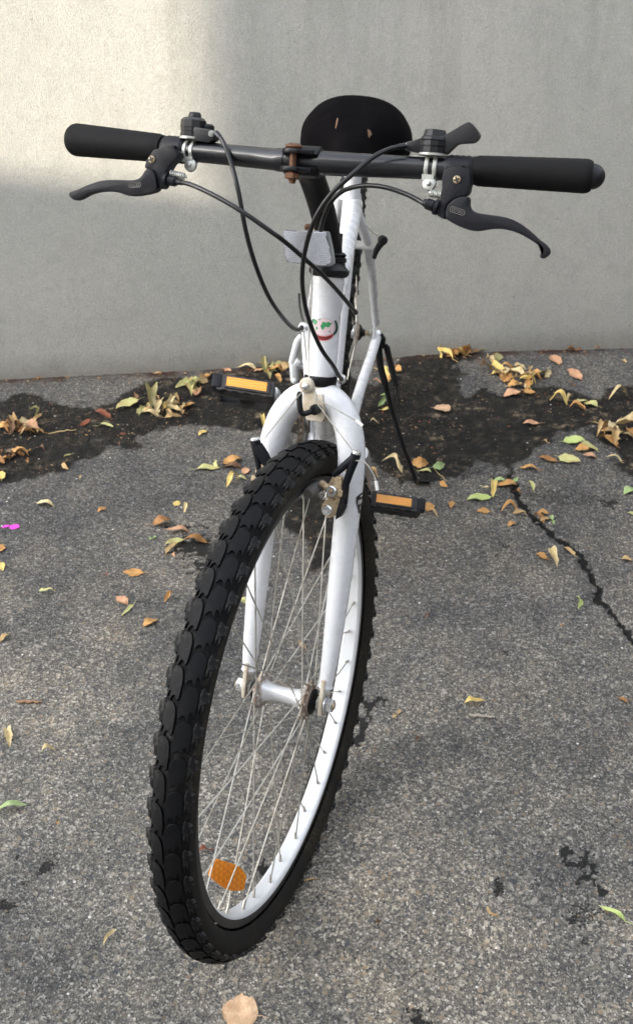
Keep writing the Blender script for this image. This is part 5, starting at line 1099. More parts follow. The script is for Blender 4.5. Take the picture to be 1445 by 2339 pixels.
def shifter(sgn, uc):
    sh = empty('shifter', FS, BK); c = bar(uc)
    for k, du in enumerate((-.0042, .0042)):
        g = G(); p0, p1 = bar(uc+du-.0021), bar(uc+du+.0021)
        g.tube([p0, lerp(p0, p1, .15), lerp(p0, p1, .85), p1], [.0118, .0124, .0124, .0118], 36); mk('clamp_band', g, MAT['zinc'], FS, sh)
    g = G(); g.box(c+S(0, .0095, -.0095), (.0062, .003, .003)); g.lathe(c+S(.002 if sgn > 0 else .004, .0105, -.0155), (0, -1, .25), [(-.002, .0068), (.0018, .0068), (.003, .0045)], 22); g.ball(c+S(.002 if sgn > 0 else .004, .0135, -.0155), .0028, 10); mk('clamp_lug', g, MAT['zinc'], FS, sh)
    b = c+S(0, .0, .0135)
    g = G(); g.lathe(b, (0, 0, 1), [(-.0015, .0125), (-.001, .0150), (.0012, .0150), (.0018, .013)], 30); mk('mount_plate', g, MAT['zinc'], FS, sh)
    if sgn > 0:
        g = G()
        g.lathe(b, (0, 0, 1), [(.0018, .0148), (.0068, .0148), (.0070, .0135), (.0080, .0135), (.0082, .0148), (.0130, .0146), (.0134, .0128), (.0140, .0146), (.0165, .0138), (.0176, .0126), (.0178, .0124), (.0235, .0108), (.0242, .0100)], 12); mk('shifter_body', g, MAT['plastic'], FS, sh, smooth=.4)
        q = b+S(-.011, 0, .0075); g = G(); g.prism([q+V((0, 0, -.0068)), q+V((0, 0, .0085)), q+V((-.010, 0, .0045)), q+V((-.0165, 0, .0035)), q+V((-.0165, 0, -.0052)), q+V((-.010, 0, -.006))], S(0, -.006, 0), S(0, .0075, 0)); mk('cable_nose', g, MAT['plastic'], FS, sh, bevel=.0015)
        g = G(); g.lathe(q+S(-.016, .001, -.0008), (-1, 0, 0), [(0, .0036), (.0025, .0036), (.003, .0028)], 14); mk('ferrule', g, MAT['zinc'], FS, sh)
        g = G(); g.prism(spline([S(u+.0006, .108, h) for u, h in SHL_R], 2, True), S(0, -.007, 0), S(0, .004, 0)); mk('shift_lever', g, MAT['plastic'], FS, sh, bevel=.0018)
    else:
        g = G()
        g.lathe(b, (0, 0, 1), [(.0018, .0142), (.0058, .0142), (.0060, .0130), (.0068, .0130), (.0070, .0142), (.0108, .0142), (.0111, .0148), (.0185, .0142), (.0210, .0118), (.0216, .0105)], 10); mk('shifter_body', g, MAT['bar'], FS, sh, smooth=.4)
        g = G(); g.lathe(b+V((.001, 0, .0222)), (0, 0, 1), [(0, .0072), (.0035, .0066), (.0050, .0055)], 16); mk('top_button', g, MAT['plastic'], FS, sh)
        g = G(); g.lathe(b+S(.0155, -.004, .0085), (0, 0, 1), [(-.004, .007), (.0055, .007), (.0075, .005)], 16); mk('shift_lever', g, MAT['plastic'], FS, sh)
        q = b+S(.008, .004, .003); g = G(); g.prism([q+V((-.002, 0, -.006)), q+V((-.002, 0, .0085)), q+V((.018, 0, .0065)), q+V((.0235, 0, .004)), q+V((.0225, 0, -.0045)), q+V((.016, 0, -.0075))], S(0, -.006, 0), S(0, .0085, 0)); mk('cable_nose', g, MAT['plastic'], FS, sh, bevel=.0018)
        g = G(); g.lathe(q+S(.0195, .0078, .002), (.7, -1, 0), [(0, .0034), (.0020, .0034), (.0024, .0026)], 14); mk('ferrule', g, MAT['zinc'], FS, sh)
shifter(-1, -.1345); shifter(1, .1380)

# ---- cables
for i, c_ in enumerate(CAB):
    pts = spline([bs(*q) for q in c_], 8); g = G(); g.tube(pts, .0025, 12)
    for e in (0, -1):
        p_ = pts[e]; d = (pts[1]-pts[0]).normalized() if e == 0 else (pts[-1]-pts[-2]).normalized(); g.tube([p_-d*(.008 if e else 0), p_+d*(.008 if not e else 0)], .0031, 12)
    mk('cable_housing', g, MAT['cable'], FB, BK)
g = G(); g.tube(spline([bs(*q) for q in RDCAB], 6), .0024, 10); mk('cable_housing', g, MAT['cable'], FB, BK)
g = G(); g.tube([S(-.011, .038, .566), S(-.0095, .034, .535), S(-.0085, .030, .50), S(-.0050, .036, .44), S(.0025, .0465, .402)], .0008, 6); mk('brake_wire', g, MAT['spoke'], FS, BK)
g = G(); g.prism([S(-.018, .03, .555), S(-.004, .03, .555), S(-.006, .03, .580), S(-.016, .03, .580)], S(0, .0, 0), S(0, .003, 0)); mk('cable_hanger', g, MAT['goldcad'], FS, BK, bevel=.001)

# ---- front cantilever brake
def canti(s):
    ba = empty('brake_arm', FS, BK)
    tip = S(s*.0690, .052, .3255) if s > 0 else S(-.0575, .052, .3230)
    A_, B_ = (S(.0600, .050, .2900), S(.0440, .050, .2985)) if s > 0 else (S(-.0500, .050, .2880), S(-.0380, .050, .2960))
    g = G(); g.tube([lerp(tip, A_, -.10), tip, lerp(tip, A_, .5), A_, S(s*.0595, .050, .266)], [(.0058, .0068), (.0062, .0070), (.0048, .0060), (.0042, .0055), (.0045, .005)], 16, flat_=(1, 0, 0)); g.tube([tip+S(-s*.002, 0, -.003), lerp(tip, B_, .55), B_], [(.0052, .0062), (.0046, .0056), (.0040, .005)] if s > 0 else [(.0070, .0075), (.0072, .0075), (.0060, .006)], 16, flat_=(1, 0, 0))
    mk('arm', g, MAT['leverb'], FS, ba)
    d = (tip-A_).normalized(); g = G(); g.lathe(tip+d*.0030, d, [(0, .0056), (.0022, .0058), (.0036, .0050)], 16); mk('cable_anchor', g, MAT['chrome'], FS, ba)
    g = G(); g.tube([lerp(tip, A_, .42), lerp(tip, lerp(A_, B_, .5), .62)], .0030, 10); g.prism([S(s*.0440, .05, .3000), S(s*.0545, .05, .2975), S(s*.0560, .05, .285), S(s*.0560, .05, .264), S(s*.052, .05, .2500), S(s*.043, .05, .2455), S(s*.0345, .05, .2495), S(s*.0335, .05, .262), S(s*.0395, .05, .270), S(s*.0390, .05, .287)], S(0, -.006, 0), S(0, .003, 0)); mk('pivot_plate', g, MAT['goldcad'], FS, ba, bevel=.0015)
    g = G(); g.prism([S(s*.056, .05, .274), S(s*.0610, .05, .272), S(s*.0630, .05, .262), S(s*.059, .05, .251), S(s*.052, .05, .2455), S(s*.053, .05, .258)], S(0, -.005, 0), S(0, .006, 0)); mk('spring_housing', g, MAT['plastic'], FS, ba, bevel=.0015)
    for (u, h, r0) in ((s*.0452, .2805, .0066), (s*.0420, .2565, .0064)):
        q = S(u, .053, h); g = G(); g.lathe(q, (0, -1, 0), [(-.004, r0+.003), (-.001, r0+.003)], 20); mk('washer', g, MAT['goldcad'], FS, ba)
        g = G(); g.lathe(q, (0, -1, 0), [(-.002, r0), (.0055, r0), (.0068, r0*.8), (.0068, r0*.52), (.0025, r0*.48)], 20); mk('bolt', g, MAT['chrome'], FS, ba)
    g = G(); g.tube([S(s*.047, .056, .2800), S(s*.0290, .052, .2870)], .0040, 14); g.hex(S(s*.0555, .053, .2785), (1, 0, 0), .006, .005); mk('pad_post', g, MAT['goldcad'], FS, ba)
    R0 = .2785; th0 = math.asin(.283/R0) if .283 < R0 else math.pi/2-.03
    pts = []
    for i in range(9):
        th = math.pi/2-.03+(.5-i/8)*.20; pts.append(S(s*.0215, OFF+R0*math.cos(th), R0*math.sin(th)))
    g = G(); g.tube(pts, [(.0055, .0060)]+[(.0078, .0070)]*7+[(.0055, .0060)], 14, flat_=(1, 0, 0)); mk('brake_pad', g, MAT['padrub'], FS, ba)
    g = G(); g.tube([S(s*.040, .045, .2565), S(s*.041, .020, .2565)], .007, 16); mk('brake_boss', g, MAT['white'], FS, ba)
canti(1); canti(-1)
yk = empty('cable_yoke', FS, BK)
g = G(); g.prism([S(-.0065, .046, .400), S(.0085, .046, .402), S(.0125, .046, .390), S(.0135, .046, .383), S(.004, .046, .383), S(-.002, .046, .388)], S(0, -.002, 0), S(0, .002, 0)); g.lathe(S(.0008, .048, .4005), (0, -1, 0), [(-.001, .0088), (.0035, .0088), (.005, .0070)], 22); mk('yoke_plate', g, MAT['tinted'], FS, yk)
g = G(); g.ball(S(.0008, .054, .3995), .0048, 14); mk('yoke_nut', g, MAT['chrome'], FS, yk)
def wire(pts, r=.0007): g = G(); g.tube(pts, r, 6); mk('straddle_wire', g, MAT['spoke'], FS, BK)
wire([S(-.002, .050, .395), S(-.048, .0510, .3285)]); wire([S(.0105, .050, .386), S(.0695, .0535, .3275)])
wire([S(.009, .050, .389), S(.0660, .0500, .3665)]); wire(spline([S(.0700, .057, .3215), S(.0820, .054, .3200), S(.0920, .051, .3080), S(.0965, .050, .2985)], 5), .0009)
for a_, b_ in ((S(.0650, .05, .3673), S(.0735, .05, .3620)), (S(.0960, .05, .2995), S(.0990, .05, .2890))):
    g = G(); g.tube([a_, b_], .0021, 10); mk('cable_end_cap', g, MAT['d_white'], FS, BK)

# ---- saddle and post
sd_ = empty('saddle', FB, BK)
ST = [(.072, .020, .806, .012), (.078, .052, .820, .035), (.092, .078, .830, .058), (.115, .092, .836, .072), (.15, .0985, .838, .078), (.19, .096, .8375, .077), (.225, .084, .836, .070), (.255, .064, .834, .060), (.285, .045, .832, .052), (.32, .034, .829, .046), (.355, .028, .825, .042), (.38, .022, .818, .034), (.392, .012, .810, .020)]
rings = []
for s, wd, tp, dp in ST:
    rg = []
    for j in range(29):
        a_ = math.radians(-100+200*j/28); cr = -.004*math.exp(-(math.sin(a_)/.25)**2) if .12 < s < .34 else 0
        sx = math.copysign(abs(math.sin(a_))**.85, math.sin(a_)); rg.append(bs(.003+wd*sx, s, tp-dp*(1-math.cos(a_))/(1-math.cos(math.radians(100)))+cr))
    for j in range(9): u_ = lerp(1, -1, (j+1)/10); rg.append(bs(.003+wd*.93*u_, s, tp-dp*.92))
    rings.append(rg)
g = G(); g.ring_surface(rings); mk('saddle_cover', g, MAT['saddle'], FB, sd_, smooth=1.4)
def sad_h(u, s):
    for i in range(len(ST)-1):
        if ST[i][0] <= s <= ST[i+1][0]:
            t = (s-ST[i][0])/(ST[i+1][0]-ST[i][0]); wd, tp, dp = [lerp(ST[i][k], ST[i+1][k], t) for k in (1, 2, 3)]; break
    q = min(.97, abs(u-.003)/wd)**(1/.85); a_ = math.asin(q); return tp-dp*(1-math.cos(a_))/(1-math.cos(math.radians(100)))-.004*math.exp(-(q/.25)**2)
for (tu, ts, th), sh_ in zip(TEARS, ([(-.0010, -.022), (.0026, -.026), (.0018, .004), (.0002, .020), (-.0016, .016)], [(-.0052, -.014), (.0010, -.016), (.0058, -.006), (.0030, .004), (.0000, .020), (-.0022, .014)])):
    g = G(); q = [(tu+a_*.75, ts+b_*.75) for a_, b_ in sh_]; cen = (sum(a_ for a_, b_ in q)/len(q), sum(b_ for a_, b_ in q)/len(q))
    vs_ = [bs(cen[0], cen[1], sad_h(*cen)+.0016)]+[bs(a_, b_, sad_h(a_, b_)+.0012) for a_, b_ in q]; g.add(vs_, [(0, i+1, (i+1) % len(q)+1) for i in range(len(q))]); mk('torn_patch', g, MAT['tear'], FB, sd_)
g = G(); g.tube([bs(.003, .277, .755), bs(.003, .263, .800)], .0125, 24); mk('seat_post', g, MAT['chrome'], FB, BK)
g = G(); g.box(bs(.003, .262, .792), (.020, .018, .010)); mk('saddle_clamp', g, MAT['plastic'], FB, sd_, bevel=.002)
for s in (-1, 1): g = G(); g.tube(spline([bs(.003+s*.038, .13, .79), bs(.003+s*.022, .19, .784), bs(.003+s*.022, .31, .784), bs(.003+s*.008, .37, .80)], 5), .0035, 8); mk('saddle_rail', g, MAT['chrome'], FB, sd_)
g = G(); g.tube([bs(-.022, .272, .752), bs(.012, .268, .752)], .0035, 10); g.ball(bs(-.022, .272, .752), .007, 12, scl=(1, 1.6, .9)); mk('seat_bolt', g, MAT['plastic'], FB, BK)

# ---- drivetrain
bb = bs(0, .43, .29); ca = P['ca']; dc, dh = .17*math.cos(ca), .17*math.sin(ca)
pL, pR = bs(-.1385, .43+dc, .29+dh), bs(.1385, .43-dc, .29-dh)
for s, pp, u0 in ((-1, pL, .066), (1, pR, .070)):
    cr = empty('crank', FB, BK)
    a_ = bs(s*u0, .43, .29); b_ = V((s*.088, pp.y, pp.z)); g = G(); g.tube([lerp(a_, b_, -.08), a_, lerp(a_, b_, .4), lerp(a_, b_, .92), lerp(a_, b_, 1.0), lerp(a_, b_, 1.07)], [(.006, .012), (.009, .017), (.0065, .0125), (.0065, .0125), (.0070, .0140), (.0045, .009)], 16, flat_=(1, 0, 0)); mk('crank_arm', g, MAT['crank'], FB, cr)
    pd = empty('pedal', FB, BK)
    el = math.radians(52 if s < 0 else 47); n_ = V((0, -math.cos(el), math.sin(el))); t_ = V((0, math.sin(el), math.cos(el))); x_ = V((1, -.10 if s < 0 else -.06, -.02 if s < 0 else -.02)).normalized(); A3 = (x_, n_, t_)
    L3 = lambda x, n, t: pp+x_*x+n_*n+t_*t
    for sg in (1, -1):
        # toothed cage plate
        top, bot = [], []; N = 36
        for i in range(N+1):
            x = lerp(-.047, .047, i/N); tooth = .0020*max(0, math.sin(i/N*math.pi*10))
            top.append(L3(x, sg*.031, .0128+tooth)); bot.append(L3(x, sg*.031, -.0128-tooth))
        g = G(); q = top+bot[::-1]; g.prism(q, n_*-.0018, n_*.0018); mk('cage_plate', g, MAT['pedal'], FB, pd)
    for sg in (-1, 1): g = G(); g.box(L3(sg*.0455, 0, 0), (.0035, .030, .0112), A3); mk('cage_side', g, MAT['pedal'], FB, pd, bevel=.002)
    g = G(); g.tube([L3(-.045, 0, 0), L3(.045, 0, 0)], [.011, .013] if s < 0 else [.013, .011], 16); g.box(L3(-s*.0, 0, 0), (.012, .029, .006), A3); mk('pedal_core', g, MAT['pedal'], FB, pd)
    g = G(); g.tube([L3(-s*.045, 0, 0), b_], .0065, 14); mk('pedal_axle', g, MAT['goldcad'], FB, pd)
    xo = s*-.004
    g = G(); g.box(L3(xo, .0345, .0005), (.0375, .0026, .0108), A3); rf_ = mk('pedal_reflector', g, MAT['pedal'], FB, pd, bevel=.0008)
    g = G(); g.box(L3(xo-.001, .0368, .0005), (.0335, .0012, .0078), A3); mk('reflector_lens', g, MAT['amber'], FB, rf_)
    g = G(); g.box(L3(s*.0475, .020, .001), (.0085, .015, .0125), A3); mk('end_cap', g, MAT['leverb'], FB, pd, bevel=.004)
cs_ = empty('chainset', FB, BK)
for u, r in ((-.043, .088), (-.050, .076), (-.036, .060)):
    g = G(); vs_ = []; N = 84
    o = [S(u, .43+(r+(.0035 if i % 2 else 0))*math.cos(2*math.pi*i/N), .29+(r+(.0035 if i % 2 else 0))*math.sin(2*math.pi*i/N)) for i in range(N)]
    i_ = [S(u, .43+(r-.014)*math.cos(2*math.pi*i/N), .29+(r-.014)*math.sin(2*math.pi*i/N)) for i in range(N)]
    n = N; vv = [q+V((dx, 0, 0)) for dx in (-.001, .001) for q in o+i_]; fs = []
    for i in range(N):
        k = (i+1) % N; fs += [(i, k, n+k, n+i), (2*n+i, 3*n+i, 3*n+k, 2*n+k), (i, 2*n+i, 2*n+k, k), (n+i, n+k, 3*n+k, 3*n+i)]
    g.add(vv, fs); mk('chainring', g, MAT['chain'], FB, cs_)
g = G()
for k in range(5):
    a_ = 2*math.pi*k/5+.3; g.tube([S(-.045, .43, .29), S(-.045, .43+.078*math.cos(a_), .29+.078*math.sin(a_))], [.010, .006], 8)
mk('spider', g, MAT['crank'], FB, cs_)
g = G()
for k in range(6): g.lathe(bs(-.022-.005*k, 0, WR), (1, 0, 0), [(-.0009, .015), (-.0009, .050-.0055*k), (.0009, .050-.0055*k), (.0009, .015)], 44)
mk('cassette', g, MAT['chain'], FB, BK)
# chain: links along the upper and lower runs
def chain():
    c1, r1, c2, r2 = (.43, .29), .0785, (0, WR), .040; pth = []
    for i in range(27): a_ = math.radians(92-184*i/26); pth.append((c1[0]+r1*math.cos(a_), c1[1]+r1*math.sin(a_)))
    low = [(.40, .209), (.06, .165), (.03, .150), (.005, .158), (.0, .175), (.012, .19), (.03, .21), (.035, .235), (.02, .25), (-.01, .27)]
    pth += low
    for i in range(14): a_ = math.radians(250-150*i/13); pth.append((c2[0]+r2*math.cos(a_), c2[1]+r2*math.sin(a_)))
    pp_ = spline([S(-.045, s, h) for s, h in pth], 4, True)
    # resample at half-inch pitch
    g = G(); acc = 0; last = pp_[0]; pts = [last]
    for q in pp_[1:]+[pp_[0]]:
        while (q-last).length >= .0127: last = last+(q-last).normalized()*.0127; pts.append(last)
    for i in range(len(pts)-1):
        d = (pts[i+1]-pts[i]).normalized(); w_ = .0032 if i % 2 else .0022
        for sx in (-1, 1): g.box(lerp(pts[i], pts[i+1], .5)+V((sx*w_, 0, 0)), (.0005, .0078, .0038), ((1, 0, 0), d, V((1, 0, 0)).cross(d)))
        g.lathe(pts[i], (1, 0, 0), [(-.0036, .0028), (.0036, .0028)], 8)
    mk('chain', g, MAT['chain'], FB, BK, kind='stuff')
chain()
rd = empty('rear_derailleur', FB, BK)
SH = [bs(*q) for q in SHINY]
g = G(); g.tube([SH[0], SH[1], SH[2]], [(.0085, .005), (.0088, .0055), (.0075, .0055)], 12); mk('outer_link', g, MAT['silver'], FB, rd)
g = G(); g.tube([SH[3], SH[4], SH[5]], [(.010, .006), (.0115, .007), (.0095, .006)], 12); g.ball(SH[5], .0092, 12); mk('lower_body', g, MAT['silver'], FB, rd)
g = G(); g.tube([SH[1]+V((.010, .01, 0)), SH[6], SH[7]], [(.007, .005)]*3, 12); mk('inner_link', g, MAT['stemb'], FB, rd)
g = G(); g.ball(SH[0]+V((.004, 0, .004)), .0058, 12); g.hex(SH[0]+V((-.004, 0, -.004)), (1, 0, 0), .006, .005); g.hex(SH[4]+V((.010, 0, .0)), (1, 0, 0), .02, .0065); mk('pivot_bolt', g, MAT['chrome'], FB, rd)
for s, h in ((.02, .222), (.03, .172)):
    g = G(); g.lathe(bs(-.066, s, h), (1, 0, 0), [(-.003, .006), (-.003, .019), (.003, .019), (.003, .006)], 22); mk('jockey_wheel', g, MAT['plastic'], FB, rd)
# rear cantilever, left arm
for s in (1, -1):
    rc = empty('brake_arm', FB, BK); R_ = [bs(s*q[0], q[1], q[2]) for q in RCANTI]
    g = G(); g.tube([R_[0], bs(s*.0610, .212, .604), bs(s*.0555, .21, .592), bs(s*.0530, .21, .578)], [(.006, .007), (.006, .006), (.006, .005), (.004, .004)], 12); mk('arm', g, MAT['plastic'], FB, rc)
    g = G(); g.lathe(R_[0]+V((s*-.002, -.004, .003)), (.35*s, -1, .2), [(-.006, .0065), (-.002, .0082), (.006, .0082), (.008, .006)], 20); mk('anchor_cap', g, MAT['plastic'], FB, rc)
    g = G(); g.tube([R_[0]+V((s*-.008, -.002, .006)), bs(s*.040, .235, .640), bs(.002, .262, .690)], .0008, 6); mk('straddle_wire', g, MAT['spoke'], FB, rc)
    g = G(); g.tube([bs(s*.024, .150, .585), bs(s*.024, .185, .560)], [(.005, .005)]*2, 10); mk('brake_pad', g, MAT['plastic'], FB, rc)

# ---- kickstand
ks = empty('kickstand', FW, BK)
K_ = [V(q) for q in KICK]; K_[-1].z = .007
n = 5; pts = spline(K_, n); g = G(); g.tube(pts, [(.0074 if i < 16 else lerp(.0062, .0046, min(1, (i-16)/10))) for i in range(len(pts))], 14); mk('leg', g, MAT['stemb'], FW, ks)
g = G(); g.tube([K_[-1], V(KICKFOOT[1])+V((0, 0, .0095))], [.0050, .0042], 12); g.ball(K_[-1], .0052, 12); mk('foot', g, MAT['stemb'], FW, ks)
g = G(); d0, d1 = V(KSPR[0]), V(KSPR[1]); dd = d1-d0; a1 = dd.normalized(); n1 = a1.cross(V((0, 1, 0))).normalized(); n2 = a1.cross(n1); N = 300
g.tube([d0+dd*(i/N)+(n1*math.cos(i/N*2*math.pi*30)+n2*math.sin(i/N*2*math.pi*30))*.0058 for i in range(N+1)], .0015, 5); g.tube([d0, d1], .0042, 8); mk('spring', g, MAT['stemb'], FW, ks)
g = G(); g.tube([V(q) for q in KSPR2], .0016, 8); g.tube([d0-a1*.003, d0+V((-.014, 0, .006))], .0022, 8); g.ball(d0-a1*.002, .0042, 10); mk('spring_hook', g, MAT['stemb'], FW, ks)
g = G(); q0 = FB @ bs(.082, 0, .33); g.prism([q0+V((-.006, 0, .004)), q0+V((.004, 0, .002)), q0+V((.012, 0, -.010)), q0+V((.010, 0, -.030)), q0+V((.001, 0, -.030))], V((0, -.006, 0)), V((0, .006, 0))); mk('bracket', g, MAT['plastic'], FW, ks, bevel=.002)

# ================================================================== leaves, twigs and litter
LC = {'orange': ((.52, .30, .11), (.40, .21, .075)), 'tan': ((.50, .36, .18), (.36, .23, .10)), 'cream': ((.66, .56, .33), (.45, .34, .17)), 'peach': ((.64, .45, .29), (.50, .32, .19)), 'pink': ((.55, .33, .20), (.42, .23, .13)),
      'red': ((.24, .085, .045), (.14, .045, .025)), 'brown': ((.17, .095, .055), (.09, .05, .03)), 'brownorange': ((.37, .19, .07), (.21, .10, .04)), 'yellow': ((.68, .54, .19), (.52, .38, .13)), 'greeny': ((.46, .49, .22), (.48, .41, .18)),
      'olive': ((.27, .29, .13), (.36, .29, .13)), 'lime': ((.45, .55, .17), (.50, .56, .25)), 'green': ((.25, .38, .14), (.42, .50, .26))}
def leaf_mat(k):
    a_, b_ = LC[k]; M = MT('leaf_'+k); n = M.noise(70, 5, .6, vec='Object'); n2 = M.noise(900, 3, .6, vec='Object'); uv = M.voro(260, 'DISTANCE_TO_EDGE', vec='Object', stretch=(1, .6, 1))
    c = M.mix(M.g(n.outputs[0], .38, .62), a_, b_); c = M.mix(M.g(uv.outputs['Distance'], .10, .0, 0, .35), c, tuple(x*.6 for x in b_))
    c = M.mix(M.g(n2.outputs[0], .66, .74, 0, .6), c, (.08, .04, .02))
    M.set(base=c, rough=.62, spec=.3, sss=.0); M.bump(uv.outputs['Distance'], .0008, .6)
    return M.m
LC['darkb'] = ((.045, .032, .022), (.025, .018, .012)); LM = {k: leaf_mat(k) for k in LC}
def leaf_obj(i, x, y, L, ang, asp, typ, colr, label):
    r = random.Random(i*7+3); nl, nw = 14, 6
    L = max(L, .006); W_ = L*asp*.5*(1.15 if typ in 'or' else 1)
    if typ == 'b': W_ = L*asp*.62
    amp = {'o': .16, 'r': .06, 's': .14, 'c': .34, 'h': .10, 'b': .26, 'k': .04}[typ]*L
    phs = r.uniform(0, 6.28); fold = {'o': .30, 'r': .05, 's': .5, 'c': .9, 'h': .15, 'b': .8, 'k': .3}[typ]*r.uniform(.7, 1.3)
    bend = {'o': .35, 'r': .1, 's': .35, 'c': 1.25, 'h': .2, 'b': .8, 'k': 2.6}[typ]*r.choice((-1, 1))*r.uniform(.7, 1.2)
    tw = {'c': 1.1, 'b': 1.0, 's': .5}.get(typ, .25)*r.uniform(-1, 1)
    vs_ = []; fs = []
    px_ = py_ = 0.0; hd = -bend*.5 if typ != 'k' else -bend*.5; pts = []
    for a_ in range(nl+1):
        pts.append((px_, py_, hd)); px_ += L/nl*math.cos(hd); py_ += L/nl*math.sin(hd); hd += (bend/nl if typ in 'sk' else bend*.35/nl)
    mx, my = px_/2, py_/2
    for a_ in range(nl+1):
        t = a_/nl; qx, qy, h_ = pts[a_]
        if typ in ('o', 'h'): wd = math.sin(math.pi*t**.78)**.8*(1 if t < .98 else .5)
        elif typ == 'r': wd = math.sin(math.pi*min(1, t*.98+.01)**.9)**.55
        elif typ in ('s', 'c', 'k'): wd = min(1, t*6+.12)*min(1, (1-t)*3.2+.06)**.8
        else: wd = (.55+.45*math.sin(t*9+phs))*math.sin(math.pi*t)**.5
        wd = max(wd, .03)*W_
        if typ == 'r': wd *= 1+.07*math.sin(t*46)
        elif typ != 'k': wd *= 1+.05*math.sin(t*31+phs)
        if typ == 'h' and t < .22: wd *= .55+2*t
        arch = amp*math.sin(math.pi*t)*(1 if typ in 'cs' else .5)+amp*.35*math.sin(t*7+phs)
        ta = tw*(t-.5)*2
        for b_ in range(nw+1):
            s = (b_/nw)*2-1; lat = s*wd*(1+(.10*math.sin(t*17+phs+s*3) if abs(s) > .9 else 0)); z = arch+abs(s)*wd*fold+.05*W_*math.sin(9*t+s*4+phs)
            la, za = lat*math.cos(ta*1)-0, z+lat*math.sin(ta)
            if fold > .6: la *= .8
            vs_.append([qx-mx-la*math.sin(h_), qy-my+la*math.cos(h_), za])
    mn = min(v[2] for v in vs_)
    for v in vs_: v[2] = (v[2]-mn)*(1.0)+.0010
    for a_ in range(nl):
        for b_ in range(nw): k = a_*(nw+1)+b_; fs.append((k, k+1, k+nw+2, k+nw+1))
    g = G(); g.add(vs_, fs)
    if typ in 'orsh' and L > .014:   # stalk and raised midrib
        m0 = V(vs_[nw//2]); d0_ = V((math.cos(pts[0][2]), math.sin(pts[0][2]), 0)); sl = L*r.uniform(.15, .35)
        g.tube([m0-d0_*sl+V((0, 0, .0006)), m0-d0_*sl*.4+V((0, r.uniform(-.1, .1)*sl, .001)), m0], [.0004, .0005, .0006], 5)
        g.tube([V(vs_[a_*(nw+1)+nw//2])+V((0, 0, .0002)) for a_ in range(0, nl+1, 2)], [.0005-.00004*a_ for a_ in range(0, nl//2+1)], 4)
    me = g.mesh('leaf', LM[colr], 1.2)
    e = .01; z0 = zat(x, y); zs = [zat(x+e, y), zat(x-e, y), zat(x, y+e), zat(x, y-e)]; z0 = max([z0]+[lerp(z0, q, .6) for q in zs])
    lift_ = .0
    if 'heap' in label or 'drift' in label or 'clump' in label:
        lift_ = r.uniform(0, .008); tilt = Matrix.Rotation(r.uniform(-.45, .45), 4, 'X') @ Matrix.Rotation(r.uniform(-.3, .3), 4, 'Y')
    else: tilt = Matrix.Rotation(r.uniform(-.12, .12), 4, 'X')
    if 'stand' in label or 'upright' in label or 'rising' in label: tilt = Matrix.Rotation(.9, 4, 'X'); lift_ = .006
    flip = math.pi if r.random() < .5 and typ not in 'k' else 0
    nm = {'o': 'leaf', 'r': 'leaf', 'h': 'leaf', 's': 'leaf', 'c': 'curled_leaf', 'b': 'leaf_scrap', 'k': 'curled_leaf'}[typ]
    m_ = Matrix.Translation((x, y, z0+lift_)) @ Matrix.Rotation(ang+flip, 4, 'Z') @ tilt
    o = ob(nm, me, m_, None, label=label, category='leaf', group=(label if label in SHARED else 'fallen leaves on the asphalt'))
    return o
SHARED = {a_[7] for a_ in LEAVES if sum(b_[7] == a_[7] for b_ in LEAVES) > 1}
for i, a_ in enumerate(LEAVES): leaf_obj(i, *a_)
stalkm = simple('dry_stalk', (.42, .32, .16), .8, 0, .3, 200); stickm = simple('brown_stick', (.30, .17, .09), .8, 0, .4, 200, .0005)
greym = simple('grey_twig', (.36, .33, .27), .8, 0, .4, 200, .0005)
for a_, b_, r_, k, lab in TWIGS:
    g = G(); N = 9; p0, p1 = V((a_[0], a_[1], 0)), V((b_[0], b_[1], 0)); pts = []
    for i in range(N+1):
        q = lerp(p0, p1, i/N); q.x += .0012*math.sin(i*1.9); q.y += .0015*math.sin(i*2.3+1); q.z = zat(q.x, q.y)+r_+.001; pts.append(q)
    g.tube(pts, [r_*(.6+.5*math.sin(math.pi*min(.95, i/N+.1))) for i in range(N+1)], 7)
    mk({'straw': 'stalk', 'stick': 'stick', 'twig': 'twig'}[k], g, {'straw': stalkm, 'stick': stickm, 'twig': greym}[k], FW, None, label=lab, category='twig')
# magenta petal
g = G(); mg = flat('magenta_petal', (.70, .07, .55), .5, 0); cx_, cy_ = PETAL
for dx, dy, rr in ((.0075, 0, .0105), (-.010, .0012, .0058), (-.015, -.003, .0035)):
    o = [V((cx_+dx+rr*math.cos(2*math.pi*i/16)*(1+.12*math.sin(i*3)), cy_+dy+rr*.9*math.sin(2*math.pi*i/16), zat(cx_, cy_)+.0022+.0006*math.sin(i))) for i in range(16)]
    g.prism(o, (0, 0, -.0003), (0, 0, .0003))
mk('petal', g, mg, FW, None, label='bright magenta petal scrap on the asphalt near the left edge', category='petal')
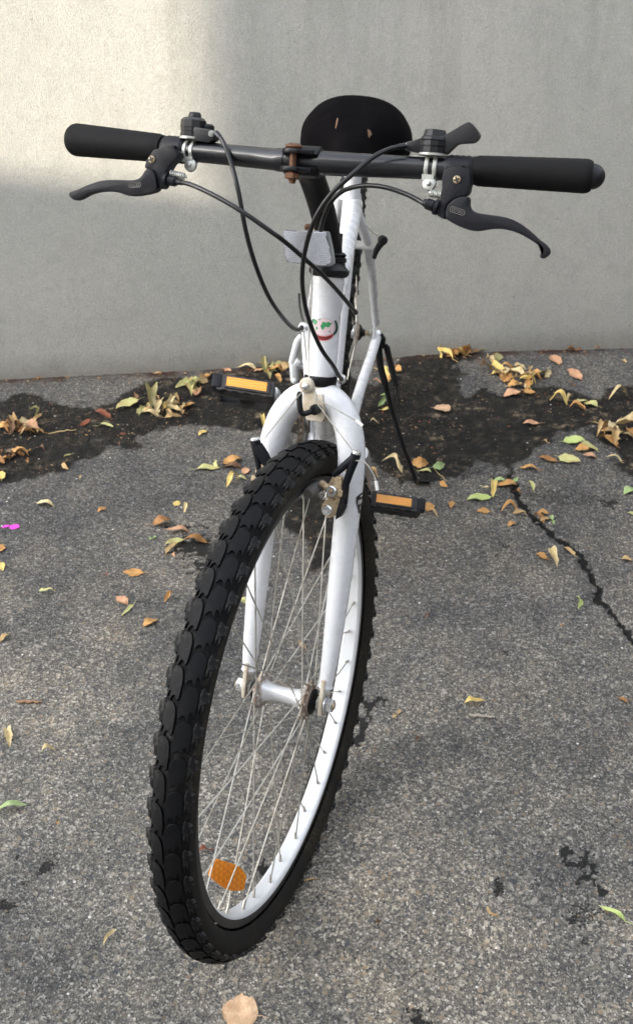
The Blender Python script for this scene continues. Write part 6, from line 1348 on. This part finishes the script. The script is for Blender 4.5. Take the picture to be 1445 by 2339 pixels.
# crumbs of dead leaf, moss and grit in the damp strip
def crumbs(name, n, seed, mats_, size, where, tall):
    r = np.random.default_rng(seed); x = r.uniform(-1.05, 1.1, n*6); y = r.uniform(-.3, .72, n*6)
    moss, tan, crack, spot, foot = masks(x, y); wdst = walldist(x, y)
    if where == 'moss': keep = (r.random(len(x)) < moss*(.15+.85*(fbm(x, y, 11, 5) > .52))) & (wdst > .01)
    elif where == 'foot': keep = (wdst > .004) & (wdst < .06*r.random(len(x))+.008)
    else: keep = (wdst > .02) & (r.random(len(x)) < .25+.75*moss)
    x, y = x[keep][:n], y[keep][:n]; z = height(x, y)[0]-GZ
    g = G()
    for i in range(len(x)):
        s = size*r.uniform(.4, 1.5); a_ = r.uniform(0, 6.28); el_ = r.uniform(.25, .9); c_, s_ = math.cos(a_), math.sin(a_); h_ = s*tall
        if name == 'grit':
            g.add([(x[i]+s*c_, y[i]+s*s_, z[i]), (x[i]-s*s_, y[i]+s*c_, z[i]+h_*.2), (x[i]-s*c_, y[i]-s*s_, z[i]), (x[i]+s*s_, y[i]-s*c_, z[i]+h_*.1), (x[i], y[i], z[i]+h_)], [(0, 1, 4), (1, 2, 4), (2, 3, 4), (3, 0, 4)], int(r.integers(len(mats_))))
        else:
            u = np.array([c_, s_, r.uniform(-.3, .3)])*s; v = np.array([-s_, c_, r.uniform(-.5, .5)])*s*el_; c = np.array([x[i], y[i], z[i]+.0012+h_*r.random()])
            g.add([tuple(c-u), tuple(c-v*.5), tuple(c+u), tuple(c+v)], [(0, 1, 2), (0, 2, 3)], int(r.integers(len(mats_))))
    mk(name, g, mats_, FW, None, kind='stuff')
crumbs('leaf_crumbs', 1500, 1, [LM['red'], LM['brown'], LM['brown'], LM['darkb'], LM['darkb'], LM['tan']], .0030, 'moss', .5)
crumbs('leaf_crumbs', 1100, 5, [LM['red'], LM['brown'], LM['brownorange'], LM['tan'], LM['brown']], .0045, 'foot', 1.2)
crumbs('grit', 2600, 2, [simple('dark_grit', (.012, .011, .010), .9), simple('dark_grit', (.02, .019, .017), .9), simple('pale_grit', (.16, .14, .115), .9), simple('soil_grit', (.05, .038, .027), .9)], .0019, 'moss', 1.0)
